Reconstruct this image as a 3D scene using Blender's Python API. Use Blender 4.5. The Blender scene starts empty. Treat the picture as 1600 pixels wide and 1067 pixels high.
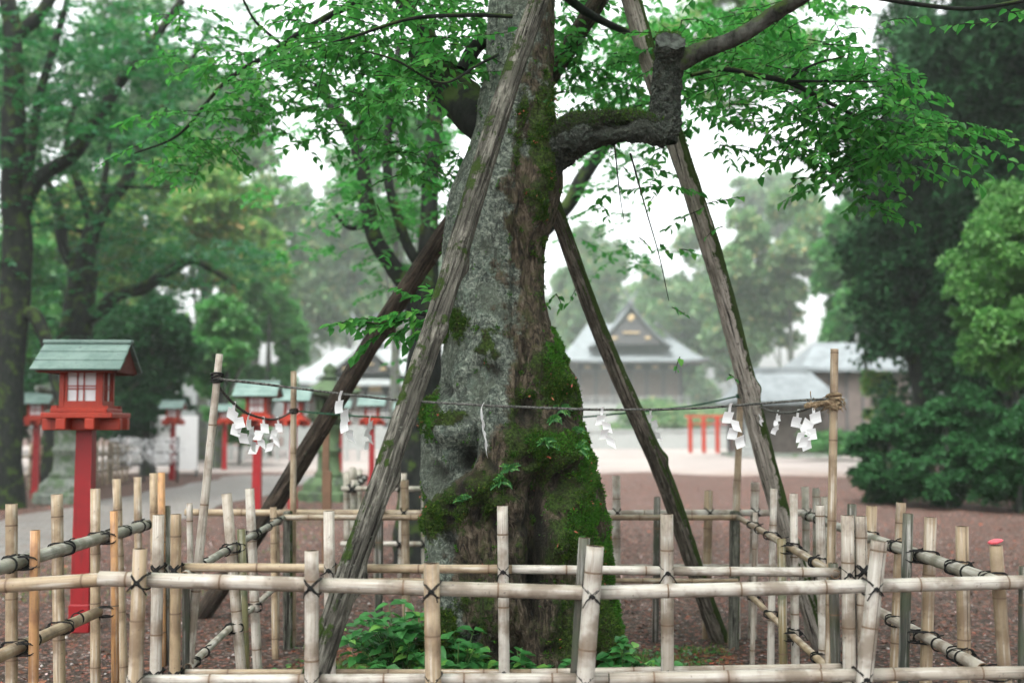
import bpy, math, random
import numpy as np
from mathutils import Vector, Matrix, Quaternion

R = random.Random(7)
NR = np.random.default_rng(7)
SC = bpy.context.scene
COL = SC.collection
FPX = 1800.0
TH = math.atan(127 / FPX)
EYE = 1.5
V = Vector

# ------------------------------------------------------------------ layout
def at(px, py, Y):
    """the point at distance Y in front of the viewpoint seen in direction (px, py) of a 1600x1067 frame"""
    u = (px - 800) / FPX
    v = (533.5 - py) / FPX
    s = Y / (math.cos(TH) - v * math.sin(TH))
    return V((u * s, Y, EYE + s * (math.sin(TH) + v * math.cos(TH))))

def gy(py):
    return EYE / -math.tan(TH + math.atan((533.5 - py) / FPX))

# ------------------------------------------------------------------ noise
def _h(ix, iy, iz, seed):
    n = (ix * 374761393 + iy * 668265263 + iz * 1274126177 + seed * 974634777) & 0xFFFFFFFF
    n = ((n ^ (n >> 13)) * 1103515245) & 0xFFFFFFFF
    n = ((n ^ (n >> 15)) * 2246822519) & 0xFFFFFFFF
    return ((n ^ (n >> 16)) & 0xFFFFFF) / float(0xFFFFFF)

def vnoise(p, seed=0):
    p = np.asarray(p, float)
    i = np.floor(p).astype(np.int64)
    f = p - i
    f = f * f * (3 - 2 * f)
    x, y, z = i[:, 0], i[:, 1], i[:, 2]
    r = 0
    for dx in (0, 1):
        wx = f[:, 0] if dx else 1 - f[:, 0]
        for dy in (0, 1):
            wy = f[:, 1] if dy else 1 - f[:, 1]
            for dz in (0, 1):
                wz = f[:, 2] if dz else 1 - f[:, 2]
                r = r + wx * wy * wz * _h(x + dx, y + dy, z + dz, seed)
    return r * 2 - 1

def fbm(p, seed=0, o=4, g=.5):
    p = np.asarray(p, float)
    a, t, r = 1, 0, 0
    for k in range(o):
        r = r + a * vnoise(p * 2 ** k + 17.3 * k, seed + k)
        t += a
        a *= g
    return r / t

# ------------------------------------------------------------------ mesh building
def link(o, parent=None):
    COL.objects.link(o)
    if parent is not None:
        o.parent = parent
    return o

def tag(o, label=None, cat=None, group=None, kind=None):
    if label: o['label'] = label
    if cat: o['category'] = cat
    if group: o['group'] = group
    if kind: o['kind'] = kind
    return o

def thing(name, loc, label, cat, group=None, rz=0):
    o = bpy.data.objects.new(name, None)
    o.empty_display_size = .1
    o.location = loc
    o.rotation_euler = (0, 0, rz)
    link(o)
    return tag(o, label, cat, group)

def frames(pts):
    n = len(pts)
    T = []
    for i in range(n):
        a = pts[max(i - 1, 0)]; b = pts[min(i + 1, n - 1)]
        t = (b - a)
        T.append(t.normalized() if t.length > 1e-9 else V((0, 0, 1)))
    up = V((0, 0, 1)) if abs(T[0].z) < .9 else V((1, 0, 0))
    u = T[0].cross(up).normalized()
    out = []
    for i in range(n):
        if i:
            q = T[i - 1].rotation_difference(T[i])
            u = q @ u
        w = T[i].cross(u).normalized()
        out.append((T[i], u, w))
    return out

def spline(P, n):
    """Catmull-Rom through rows of numbers (x,y,z,r..)"""
    P = [np.array(p, float) for p in P]
    P = [2 * P[0] - P[1]] + P + [2 * P[-1] - P[-2]]
    out = []
    segs = len(P) - 3
    for s in range(segs):
        a, b, c, d = P[s:s + 4]
        for k in range(n):
            t = k / n
            out.append(.5 * ((2 * b) + (-a + c) * t + (2 * a - 5 * b + 4 * c - d) * t * t + (-a + 3 * b - 3 * c + d) * t ** 3))
    out.append(P[-2])
    return np.array(out)

class MB:
    def __init__(s):
        s.v = []; s.f = []; s.m = []; s.sm = []
    def add(s, vs, fs, m=0, smooth=False):
        o = len(s.v)
        s.v += [tuple(v) for v in vs]
        s.f += [tuple(i + o for i in f) for f in fs]
        s.m += [m] * len(fs); s.sm += [smooth] * len(fs)
        return s
    def box(s, c, size, m=0, rz=0, rot=None, bev=0.0):
        c = V(c); hx, hy, hz = [k / 2 for k in size]
        M = rot if rot else Matrix.Rotation(rz, 3, 'Z')
        if bev > 0:
            b = min(bev, hx * .9, hy * .9, hz * .9)
            vs = []; idx = {}
            for sx in (-1, 1):
                for sy in (-1, 1):
                    for sz in (-1, 1):
                        for k in range(3):
                            p = [sx * (hx - (k != 0) * b), sy * (hy - (k != 1) * b), sz * (hz - (k != 2) * b)]
                            idx[(sx, sy, sz, k)] = len(vs); vs.append(M @ V(p) + c)
            fs = []
            for k in range(3):
                a, d = [q for q in range(3) if q != k]
                for sg in (-1, 1):
                    ring = []
                    for (sa, sd) in ((-1, -1), (1, -1), (1, 1), (-1, 1)):
                        t = [0, 0, 0]; t[k] = sg; t[a] = sa; t[d] = sd
                        ring.append(idx[(*t, k)])
                    flip = (sg > 0) if k != 1 else (sg < 0)
                    fs.append(ring if flip else ring[::-1])
            for k in range(3):
                a, d = [q for q in range(3) if q != k]
                for sa in (-1, 1):
                    for sd in (-1, 1):
                        t0 = [0, 0, 0]; t0[a] = sa; t0[d] = sd; t1 = list(t0); t0[k] = -1; t1[k] = 1
                        fs.append([idx[(*t0, a)], idx[(*t1, a)], idx[(*t1, d)], idx[(*t0, d)]])
            for sx in (-1, 1):
                for sy in (-1, 1):
                    for sz in (-1, 1):
                        fs.append([idx[(sx, sy, sz, k)] for k in range(3)])
            return s.add(vs, fs, m)
        vs = [M @ V((x * hx, y * hy, z * hz)) + c for x in (-1, 1) for y in (-1, 1) for z in (-1, 1)]
        return s.add(vs, [(0, 1, 3, 2), (4, 6, 7, 5), (0, 4, 5, 1), (2, 3, 7, 6), (0, 2, 6, 4), (1, 5, 7, 3)], m)
    def tube(s, pts, rad, seg=8, m=0, caps=True, closed=False, jit=0):
        pts = [V(p) for p in pts]
        if not hasattr(rad, '__len__'): rad = [rad] * len(pts)
        fr = frames(pts); vs = []; fs = []
        for i, (p, (t, u, w)) in enumerate(zip(pts, fr)):
            for k in range(seg):
                a = 2 * math.pi * k / seg
                r = rad[i] * (1 + (R.uniform(-jit, jit) if jit else 0))
                vs.append(p + (u * math.cos(a) + w * math.sin(a)) * r)
        n = len(pts)
        for i in range(n - (0 if closed else 1)):
            j = (i + 1) % n
            for k in range(seg):
                l = (k + 1) % seg
                fs.append((i * seg + k, i * seg + l, j * seg + l, j * seg + k))
        if caps and not closed:
            fs.append(tuple(range(seg - 1, -1, -1))); fs.append(tuple((n - 1) * seg + k for k in range(seg)))
        return s.add(vs, fs, m, True)
    def lathe(s, prof, seg=24, c=(0, 0, 0), m=0, smooth=True, rot=0):
        vs = []; fs = []
        for r, z in prof:
            for k in range(seg):
                a = 2 * math.pi * k / seg + rot
                vs.append((c[0] + r * math.cos(a), c[1] + r * math.sin(a), c[2] + z))
        for i in range(len(prof) - 1):
            for k in range(seg):
                l = (k + 1) % seg
                fs.append((i * seg + k, i * seg + l, (i + 1) * seg + l, (i + 1) * seg + k))
        fs.append(tuple(range(seg - 1, -1, -1))); fs.append(tuple((len(prof) - 1) * seg + k for k in range(seg)))
        return s.add(vs, fs, m, smooth)
    def prism(s, poly, y0, y1, m=0):
        """polygon in xz extruded along y"""
        n = len(poly)
        vs = [(x, y0, z) for x, z in poly] + [(x, y1, z) for x, z in poly]
        fs = [tuple(range(n)), tuple(range(2 * n - 1, n - 1, -1))]
        for k in range(n):
            l = (k + 1) % n
            fs.append((k, k + n, l + n, l))
        return s.add(vs, fs, m)
    def build(s, name, mats, parent=None, loc=None, M=None):
        me = bpy.data.meshes.new(name)
        me.from_pydata(s.v, [], s.f)
        if not isinstance(mats, (list, tuple)): mats = [mats]
        for mm in mats: me.materials.append(mm)
        me.polygons.foreach_set('material_index', s.m)
        me.polygons.foreach_set('use_smooth', s.sm)
        me.update()
        o = bpy.data.objects.new(name, me)
        if M is not None: o.matrix_world = M
        if loc is not None: o.location = loc
        return link(o, parent)

def np_mesh(name, verts, faces, mats, parent=None, smooth=False, attrs=None, loc=None):
    """faces: (n,3) or (n,4) int array"""
    me = bpy.data.meshes.new(name)
    verts = np.asarray(verts, np.float32); faces = np.asarray(faces, np.int32)
    n, k = faces.shape
    me.vertices.add(len(verts)); me.vertices.foreach_set('co', verts.ravel())
    me.loops.add(n * k); me.loops.foreach_set('vertex_index', faces.ravel())
    me.polygons.add(n)
    me.polygons.foreach_set('loop_start', np.arange(0, n * k, k, dtype=np.int32))
    try: me.polygons.foreach_set('loop_total', np.full(n, k, np.int32))
    except Exception: pass
    if smooth: me.polygons.foreach_set('use_smooth', np.ones(n, bool))
    me.update(calc_edges=True); me.validate()
    for a, val in (attrs or {}).items():
        at_ = me.attributes.new(a, 'FLOAT', 'POINT'); at_.data.foreach_set('value', np.asarray(val, np.float32))
    if not isinstance(mats, (list, tuple)): mats = [mats]
    for mm in mats: me.materials.append(mm)
    o = bpy.data.objects.new(name, me)
    if loc is not None: o.location = loc
    return link(o, parent)

def unit(a):
    return a / np.maximum(np.linalg.norm(a, axis=1, keepdims=True), 1e-9)

def leaf_mesh(name, C, D, Nn, L, W, mats, parent=None, fine=False, origin=(0, 0, 0)):
    """leaves: base points C, length directions D, normals Nn, lengths L, widths W"""
    C = np.asarray(C) - np.array(origin); D = unit(np.asarray(D)); S = unit(np.cross(D, Nn)); Nn = unit(np.cross(S, D))
    L = np.asarray(L)[:, None]; W = np.asarray(W)[:, None]; n = len(C)
    if fine:
        P = [C, C + D * L * .3 + S * W * .5 + Nn * W * .16, C + D * L * .68 + S * W * .36 + Nn * W * .08, C + D * L - Nn * L * .14,
             C + D * L * .68 - S * W * .36 + Nn * W * .08, C + D * L * .3 - S * W * .5 + Nn * W * .16]
        v = np.stack(P, 1).reshape(-1, 3)
        b = (np.arange(n) * 6)[:, None]
        f = np.concatenate([b + np.array([[0, 1, 2, 3]]), b + np.array([[0, 3, 4, 5]])])
    else:
        P = [C, C + D * L * .45 + S * W * .5, C + D * L, C + D * L * .45 - S * W * .5]
        v = np.stack(P, 1).reshape(-1, 3)
        f = (np.arange(n) * 4)[:, None] + np.array([[0, 1, 2, 3]])
    return np_mesh(name, v, f, mats, parent, loc=origin if parent is None else None)

# ------------------------------------------------------------------ materials
def lin(r, g, b):
    return tuple(((c / 255 + .055) / 1.055) ** 2.4 if c / 255 > .04045 else c / 255 / 12.92 for c in (r, g, b)) + (1,)

class Mt:
    def __init__(s, name):
        s.m = bpy.data.materials.new(name); s.m.use_nodes = True
        s.nt = s.m.node_tree; s.b = s.nt.nodes['Principled BSDF']; s.out = s.nt.nodes['Material Output']
        s.b.inputs['Roughness'].default_value = .8
        s.b.inputs['Specular IOR Level'].default_value = .3
    def n(s, typ, ins=None, **kw):
        nd = s.nt.nodes.new(typ)
        for k, val in kw.items(): setattr(nd, k, val)
        for k, val in (ins or {}).items(): s.set(nd.inputs[k], val)
        return nd
    def set(s, sock, val):
        if isinstance(val, bpy.types.NodeSocket): s.nt.links.new(val, sock)
        elif isinstance(val, bpy.types.Node): s.nt.links.new(val.outputs[0], sock)
        else: sock.default_value = val
    def co(s, scale=(1, 1, 1), kind='Object'):
        tc = s.n('ShaderNodeTexCoord')
        return s.n('ShaderNodeMapping', {'Vector': tc.outputs[kind], 'Scale': scale})
    def noise(s, co, sc=1, det=4, rough=.55, dist=0):
        return s.n('ShaderNodeTexNoise', {'Vector': co, 'Scale': sc, 'Detail': det, 'Roughness': rough, 'Distortion': dist}).outputs[0]
    def voro(s, co, sc=1, out='Distance', feature='F1'):
        return s.n('ShaderNodeTexVoronoi', {'Vector': co, 'Scale': sc}, feature=feature).outputs[out]
    def ramp(s, fac, stops):
        r = s.n('ShaderNodeValToRGB', {'Fac': fac})
        e = r.color_ramp.elements
        while len(e) > 1: e.remove(e[0])
        e[0].position = stops[0][0]; e[0].color = stops[0][1]
        for p, c in stops[1:]:
            q = e.new(p); q.color = c
        return r.outputs[0]
    def mix(s, f, a, b, mode='MIX'):
        x = s.n('ShaderNodeMix', data_type='RGBA', blend_type=mode)
        s.set(x.inputs[0], f); s.set(x.inputs[6], a); s.set(x.inputs[7], b)
        return x.outputs[2]
    def math(s, op, a, b=0.0, c=None):
        x = s.n('ShaderNodeMath', operation=op); s.set(x.inputs[0], a); s.set(x.inputs[1], b)
        if c is not None: s.set(x.inputs[2], c)
        return x.outputs[0]
    def stepf(s, x, lo, hi):
        return s.n('ShaderNodeMapRange', {'Value': x, 'From Min': lo, 'From Max': hi, 'To Min': 0., 'To Max': 1.}, interpolation_type='SMOOTHSTEP').outputs[0]
    def attr(s, name):
        return s.n('ShaderNodeAttribute', attribute_name=name).outputs['Fac']
    def rnd(s):
        return s.n('ShaderNodeObjectInfo').outputs['Random']
    def island(s):
        return s.n('ShaderNodeNewGeometry').outputs['Random Per Island']
    def bump(s, h, st=.3, d=.01):
        s.set(s.b.inputs['Normal'], s.n('ShaderNodeBump', {'Height': h, 'Strength': st, 'Distance': d}))
    def col(s, c, rough=None, spec=None):
        s.set(s.b.inputs['Base Color'], c)
        if rough is not None: s.set(s.b.inputs['Roughness'], rough)
        if spec is not None: s.set(s.b.inputs['Specular IOR Level'], spec)
        return s.m

def C(r, g, b): return (r, g, b, 1.0)

def bamboo_mat(name, ca, cb, stain, stn=.62):
    m = Mt(name); co = m.co((1, 1, 1)); cs = m.co((55, 55, 2.2)); cf = m.co((160, 160, 3.5))
    rnd = m.rnd()
    sh = m.n('ShaderNodeVectorMath', {0: cs.outputs[0], 1: m.n('ShaderNodeCombineXYZ', {'X': m.math('MULTIPLY', rnd, 91.), 'Z': m.math('MULTIPLY', rnd, 37.)})}, operation='ADD').outputs[0]
    n1 = m.noise(sh, 1, 5, .6); n2 = m.noise(cf, 1, 3, .6); n3 = m.noise(co, 5, 4, .6)
    base = m.mix(m.stepf(rnd, 0, 1), ca, cb)
    base = m.mix(m.math('MULTIPLY', m.math('FRACT', m.math('MULTIPLY', rnd, 13.7)), .45), base, m.mix(.5, ca, C(.16, .15, .125)))
    c = m.mix(m.stepf(n1, .48, .66), base, m.mix(.5, base, C(.58, .56, .53)))
    c = m.mix(m.math('MULTIPLY', m.stepf(n2, .52, .72), .45), c, C(.18, .13, .09))
    c = m.mix(m.math('MULTIPLY', m.stepf(n3, .46, .62), stn * 1.3), c, m.mix(.35, stain, C(.10, .09, .075)))
    nd = m.attr('nd')
    c = m.mix(m.math('MULTIPLY', m.math('MULTIPLY', nd, m.stepf(n1, .3, .62)), .75), c, m.mix(.5, stain, C(.16, .11, .075)))
    gr = m.noise(m.co((14, 14, 5)), 1, 6, .7, .8)
    c = m.mix(m.math('MULTIPLY', m.stepf(gr, .54, .66), .7), c, m.mix(.6, c, C(.10, .085, .07), 'MIX'))
    c = m.mix(m.math('MULTIPLY', m.stepf(m.noise(m.co((120, 120, 2.5)), 1, 3, .6), .60, .66), .5), c, C(.09, .07, .055))
    sp = m.noise(co, 70, 2, .5)
    c = m.mix(m.math('MULTIPLY', m.stepf(sp, .69, .74), .6), c, C(.06, .05, .04))
    m.bump(m.math('ADD', n2, m.math('MULTIPLY', n1, .6)), .35, .003)
    return m.col(c, .5, .35)

M_ = {}
M_['bam_white'] = bamboo_mat('bamboo_weathered', C(.46, .43, .385), C(.35, .305, .25), C(.17, .12, .08))
M_['bam_tan'] = bamboo_mat('bamboo_tan', C(.29, .215, .13), C(.38, .29, .185), C(.17, .10, .05))
M_['bam_green'] = bamboo_mat('bamboo_mossy', C(.12, .13, .05), C(.17, .13, .06), C(.05, .07, .02), .8)
M_['bam_dark'] = bamboo_mat('bamboo_blackened', C(.025, .03, .025), C(.05, .05, .04), C(.02, .04, .015), .8)
M_['bam_grey'] = bamboo_mat('bamboo_grey', C(.26, .26, .22), C(.34, .31, .26), C(.12, .13, .09), .6)
M_['bam_orange'] = bamboo_mat('stake_orange', C(.42, .20, .07), C(.50, .26, .10), C(.25, .10, .04))

def simple(name, c, rough=.7, spec=.3, var=.25, sc=8, bump=0.):
    m = Mt(name); co = m.co(); n = m.noise(co, sc, 5, .6)
    dark = tuple(k * (1 - var) for k in c[:3]) + (1,)
    if bump: m.bump(m.noise(co, sc * 6, 4, .6), bump, .004)
    return m.col(m.mix(m.stepf(n, .35, .65), c, dark), rough, spec)

M_['node'] = simple('bamboo_node', C(.15, .10, .065), .7)
M_['cut'] = simple('bamboo_cut', C(.20, .13, .08), .85)
M_['hollow'] = simple('bamboo_hollow', C(.03, .022, .015), .95)
M_['crack'] = simple('bamboo_crack', C(.05, .038, .028), .95)
M_['cord'] = simple('black_cord', C(.012, .012, .012), .8, .2)
M_['rope'] = simple('grey_rope', C(.13, .13, .12), .9, .2, .85, 90)
M_['rope_green'] = simple('green_rope', C(.03, .10, .06), .8, .2, .5, 60)
M_['straw'] = simple('straw_rope', C(.26, .19, .12), .95, .1, .6, 50)

def wood_mat(name, dark, mid, light, moss=0.0, mossy_side=None):
    m = Mt(name); co = m.co()
    n1 = m.noise(m.co((26, 26, 2.6)), 1, 8, .72, 1.0); n2 = m.noise(m.co((75, 75, 6)), 1, 5, .7, .6); n3 = m.noise(co, 7, 6, .7); big = m.noise(co, 3.0, 5, .65); crk = m.noise(m.co((60, 60, 2.2)), 1, 3, .6, .8)
    spt = m.noise(co, 34, 5, .7)
    c = m.ramp(n1, [(.36, dark), (.47, mid), (.60, light)])
    c = m.mix(m.math('MULTIPLY', m.stepf(n2, .50, .60), .8), c, dark)
    c = m.mix(m.math('MULTIPLY', m.stepf(big, .46, .58), .75), c, m.mix(m.stepf(n2, .4, .6), mid, dark))
    c = m.mix(m.math('MULTIPLY', m.stepf(crk, .60, .66), .95), c, C(.012, .010, .008))
    c = m.mix(m.math('MULTIPLY', m.stepf(spt, .60, .68), .5), c, m.mix(.5, light, C(.25, .30, .24)))
    c = m.mix(m.math('MULTIPLY', m.stepf(spt, .40, .33), .7), c, C(.02, .018, .014))
    h = m.math('ADD', m.math('MULTIPLY', n1, 1.5), m.math('ADD', m.math('MULTIPLY', n2, .6), m.math('MULTIPLY', m.stepf(crk, .66, .58), .7)))
    if moss:
        ge = m.n('ShaderNodeNewGeometry'); sx = m.n('ShaderNodeSeparateXYZ', {0: ge.outputs['Normal']})
        side = m.math('MULTIPLY_ADD', sx.outputs['X'], mossy_side or 0., m.math('MULTIPLY', sx.outputs['Z'], .25))
        f = m.math('ADD', m.math('MULTIPLY', side, .35), n3)
        msk = m.stepf(f, .63 - moss, .70 - moss)
        mc = m.mix(m.noise(co, 60, 4), C(.014, .032, .006), C(.06, .10, .016))
        c = m.mix(msk, c, mc)
        h = m.math('ADD', h, m.math('MULTIPLY', m.noise(co, 80, 4, .7), msk))
    m.bump(h, 1.0, .02)
    return m.col(c, .85, .2)

M_['pole_grey'] = wood_mat('weathered_pole_wood', C(.035, .032, .027), C(.105, .10, .083), C(.29, .275, .235), .065, -.2)
M_['pole_dark'] = wood_mat('dark_pole_wood', C(.02, .016, .013), C(.055, .042, .033), C(.12, .09, .068), .02, .3)
M_['pole_pale'] = wood_mat('pale_pole_wood', C(.17, .155, .13), C(.38, .345, .30), C(.5, .46, .41), .045, 1.1)
M_['pole_mossy'] = wood_mat('mossy_pole_wood', C(.035, .03, .025), C(.11, .095, .075), C(.28, .25, .21), .04, .9)
M_['stake_grey'] = wood_mat('grey_stake_wood', C(.05, .05, .042), C(.12, .12, .10), C(.2, .2, .165), .05, .5)

# trunk bark
def bark(old=False):
    m = Mt('limb_bark' if old else 'cherry_bark'); co = m.co(); hor = m.co((6, 6, 38)); ver = m.co((30, 30, 9))
    br = m.attr('brown'); ms = m.attr('moss'); cav = m.attr('cavity')
    nf = m.noise(co, 42, 7, .72, .8); nh = m.noise(hor, 1, 4, .6); nv = m.noise(ver, 1, 6, .68, 1.2); nm = m.noise(co, 9, 6, .65); fine = m.noise(co, 110, 3, .6)
    vr = m.voro(co, 34); crk = m.n('ShaderNodeTexVoronoi', {'Vector': m.mix(.06, co.outputs[0], m.n('ShaderNodeTexNoise', {'Vector': co, 'Scale': 9.}).outputs[1]), 'Scale': 17.}, feature='DISTANCE_TO_EDGE').outputs[0]
    pale = m.ramp(nf, [(.34, C(.02, .028, .024)), (.45, C(.085, .105, .09)), (.55, C(.23, .265, .22)), (.66, C(.42, .46, .385))])
    pale = m.mix(m.math('MULTIPLY', m.stepf(nh, .55, .63), .55), pale, C(.06, .07, .062))
    pale = m.mix(m.math('MULTIPLY', m.stepf(nm, .52, .62), .5), pale, C(.17, .23, .185))
    pale = m.mix(m.math('MULTIPLY', m.stepf(m.noise(m.co((44, 44, 26)), 1, 5, .7, .8), .57, .66), .7), pale, C(.04, .048, .042))
    pale = m.mix(m.math('MULTIPLY', m.stepf(nv, .53, .60), .7), pale, C(.035, .04, .034))
    pale = m.mix(m.math('MULTIPLY', m.stepf(m.noise(co, 3.2, 6, .7), .50, .60), .6), pale, C(.085, .10, .075))
    brown = m.ramp(nv, [(.36, C(.008, .006, .005)), (.47, C(.05, .038, .025)), (.57, C(.13, .10, .07)), (.7, C(.24, .20, .155))])
    brown = m.mix(m.math('MULTIPLY', m.stepf(m.noise(co, 14, 5, .7), .5, .64), .6), brown, C(.075, .085, .03))
    f = m.stepf(m.math('ADD', br, m.math('MULTIPLY', m.math('SUBTRACT', nm, .5), 2.2)), .34, .66)
    c = m.mix(f, pale, brown)
    g = m.mix(m.stepf(m.noise(co, 70, 4, .7), .35, .65), C(.016, .03, .006), m.mix(m.noise(co, 6, 3), C(.10, .14, .02), C(.045, .11, .016)))
    mf = m.stepf(m.math('ADD', ms, m.math('MULTIPLY', m.math('SUBTRACT', m.noise(co, 17, 6, .7), .5), 1.5)), .40, .58)
    g = m.mix(m.math('MULTIPLY', m.stepf(m.noise(co, 11, 6, .7), .48, .60), .75), g, C(.035, .028, .014))
    c = m.mix(mf, c, g)
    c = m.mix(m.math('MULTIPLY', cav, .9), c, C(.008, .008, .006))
    hgt = m.math('ADD', m.math('MULTIPLY', nf, 1.2), m.math('ADD', m.math('MULTIPLY', nh, .3), m.math('MULTIPLY', fine, .6)))
    hgt = m.math('ADD', hgt, m.math('MULTIPLY', m.math('MULTIPLY', nv, f), 1.4))
    hgt = m.math('ADD', hgt, m.math('MULTIPLY', m.math('MULTIPLY', m.noise(co, 90, 4, .7), mf), 1.2))
    m.bump(hgt, 1.0, .03)
    if old: c = m.mix(.66, c, C(.014, .014, .011))
    return m.col(c, .85, .25)
M_['bark'] = bark()
def darkbark(name, a, b):
    m = Mt(name); co = m.co(); n = m.noise(m.co((1, 1, .5)), 14, 6, .65); k = m.noise(co, 5, 5, .6)
    c = m.ramp(n, [(.35, a), (.65, b)])
    ge = m.n('ShaderNodeNewGeometry'); sz = m.n('ShaderNodeSeparateXYZ', {0: ge.outputs['Normal']}).outputs['Z']
    c = m.mix(m.math('MULTIPLY', m.stepf(m.math('ADD', k, m.math('MULTIPLY', sz, .14)), .52, .64), .85), c, C(.035, .06, .012))
    m.bump(n, .7, .02)
    return m.col(c, .9, .2)
M_['bark_old'] = bark(True)
M_['bark_dark'] = darkbark('dark_bark', C(.005, .006, .006), C(.018, .02, .018))
M_['bark_limb'] = darkbark('limb_bark', C(.012, .012, .010), C(.085, .085, .075))
M_['bark_far'] = darkbark('far_bark', C(.03, .032, .03), C(.08, .085, .075))
M_['cutwood'] = simple('sawn_limb_end', C(.07, .08, .07), .9, .2, .7, 30)

def leaf_mat(name, a, b, trans=.35, c3=None, rough=.45, spec=.3):
    m = Mt(name); i = m.island()
    c = m.mix(i, a, b)
    if c3: c = m.mix(m.stepf(m.math('FRACT', m.math('MULTIPLY', i, 7.31)), .86, .95), c, c3)
    m.col(c, rough, spec)
    tr = m.n('ShaderNodeBsdfTranslucent', {'Color': m.mix(.5, c, C(.06, .33, .06)) if trans > .2 else c})
    ms = m.n('ShaderNodeMixShader', {0: trans, 1: m.b.outputs[0], 2: tr})
    m.nt.links.new(ms.outputs[0], m.out.inputs[0])
    return m.m
M_['leaf_cherry'] = leaf_mat('cherry_leaves', C(.028, .15, .030), C(.085, .30, .055), .55, C(.14, .38, .06))
M_['leaf_mid'] = leaf_mat('mid_leaves', C(.022, .12, .032), C(.07, .25, .05), .55)
M_['leaf_left'] = leaf_mat('shaded_leaves', C(.007, .055, .03), C(.026, .12, .05), .38)  # green darkened to carry the canopy shade on the left trees
M_['leaf_yellow'] = leaf_mat('yellow_green_leaves', C(.05, .145, .03), C(.16, .27, .05), .4, C(.34, .24, .08))
M_['leaf_fresh'] = leaf_mat('fresh_green_leaves', C(.025, .115, .035), C(.085, .21, .05), .42)
M_['leaf_dark'] = leaf_mat('dark_evergreen_leaves', C(.003, .019, .006), C(.010, .046, .013), .1, None, .7, .08)
M_['leaf_darkmid'] = leaf_mat('deep_green_leaves', C(.010, .048, .018), C(.028, .095, .03), .15, None, .7, .1)
M_['leaf_bright'] = leaf_mat('bright_bush_leaves', C(.07, .16, .03), C(.17, .27, .05), .3)
M_['brown_stake'] = simple('brown_stake_wood', C(.14, .08, .05), .85)
M_['leaf_bush2'] = leaf_mat('rounded_shrub_leaves', C(.035, .12, .025), C(.10, .24, .05), .3)
M_['leaf_bush'] = leaf_mat('azalea_leaves', C(.006, .038, .011), C(.021, .088, .022), .15, None, .6, .15)
M_['leaf_plant'] = leaf_mat('shrub_leaves', C(.025, .115, .03), C(.06, .22, .055), .3, C(.14, .32, .06), .35)
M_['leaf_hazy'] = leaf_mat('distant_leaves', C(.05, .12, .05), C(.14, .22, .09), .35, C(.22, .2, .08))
M_['mossleaf'] = leaf_mat('moss_tufts', C(.012, .032, .003), C(.06, .10, .009), .25, C(.10, .17, .015), .9)
M_['mossbright'] = leaf_mat('bright_moss_tufts', C(.025, .09, .006), C(.07, .20, .014), .3, None, .9)
M_['grass'] = leaf_mat('grass_blades', C(.05, .11, .02), C(.13, .22, .05), .3)

def soil(name, inner=False):
    m = Mt(name); co = m.co(); ve = m.n('ShaderNodeTexVoronoi', {'Vector': co, 'Scale': 42.}); n = m.noise(co, 1.3, 5, .6); nf = m.noise(co, 30, 5, .7)
    sep = m.n('ShaderNodeSeparateColor', {0: ve.outputs['Color']})
    c = m.mix(m.stepf(n, .4, .65), C(.070, .045, .034), C(.115, .078, .060))
    c = m.mix(m.stepf(nf, .35, .7), C(.035, .024, .02), c)
    c = m.mix(m.math('MULTIPLY', m.stepf(sep.outputs[0], .84, .88), .7), c, C(.27, .20, .18))
    c = m.mix(m.math('MULTIPLY', m.stepf(sep.outputs[1], .82, .86), .75), c, C(.26, .09, .06))
    if inner:
        c = m.mix(m.math('MULTIPLY', m.stepf(m.noise(co, 4, 5, .65), .5, .62), .8), c, C(.055, .085, .02))
        c = m.mix(m.math('MULTIPLY', m.stepf(m.noise(co, 6, 5, .65), .52, .62), .7), c, C(.17, .055, .03))
    m.bump(m.math('ADD', nf, ve.outputs['Distance']), 1.0, .03)
    return m.col(c, .9, .25)
M_['soil'] = soil('red_brown_soil'); M_['bed'] = soil('mossy_bed_soil', True)
def gravel():
    m = Mt('pale_gravel'); co = m.co(); n = m.noise(co, .25, 4, .55); nf = m.noise(co, 9, 4, .6)
    c = m.mix(m.stepf(n, .35, .65), C(.20, .178, .165), C(.25, .225, .205))
    c = m.mix(m.math('MULTIPLY', m.stepf(nf, .5, .7), .4), c, C(.2, .16, .14))
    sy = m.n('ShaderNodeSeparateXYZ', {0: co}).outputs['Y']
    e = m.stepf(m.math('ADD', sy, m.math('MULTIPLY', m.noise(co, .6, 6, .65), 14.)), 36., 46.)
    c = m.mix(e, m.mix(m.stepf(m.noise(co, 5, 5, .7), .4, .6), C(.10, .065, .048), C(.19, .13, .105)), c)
    m.bump(m.noise(co, 40, 3), .5, .02)
    return m.col(c, .9, .2)
M_['gravel'] = gravel()
def paving():
    m = Mt('grey_paving'); co = m.co()
    br = m.n('ShaderNodeTexBrick', {'Vector': co, 'Color1': C(.13, .125, .12), 'Color2': C(.2, .19, .18), 'Mortar': C(.06, .05, .04), 'Scale': 1.6, 'Mortar Size': .03, 'Brick Width': .6, 'Row Height': .32})
    c = m.mix(m.math('MULTIPLY', m.stepf(m.noise(co, 3, 5, .6), .45, .7), .6), br.outputs[0], C(.15, .11, .09))
    m.bump(m.math('ADD', m.noise(co, 12, 4), br.outputs[1]), .5, .02)
    return m.col(c, .5, .4)
M_['paving'] = paving()
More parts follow.
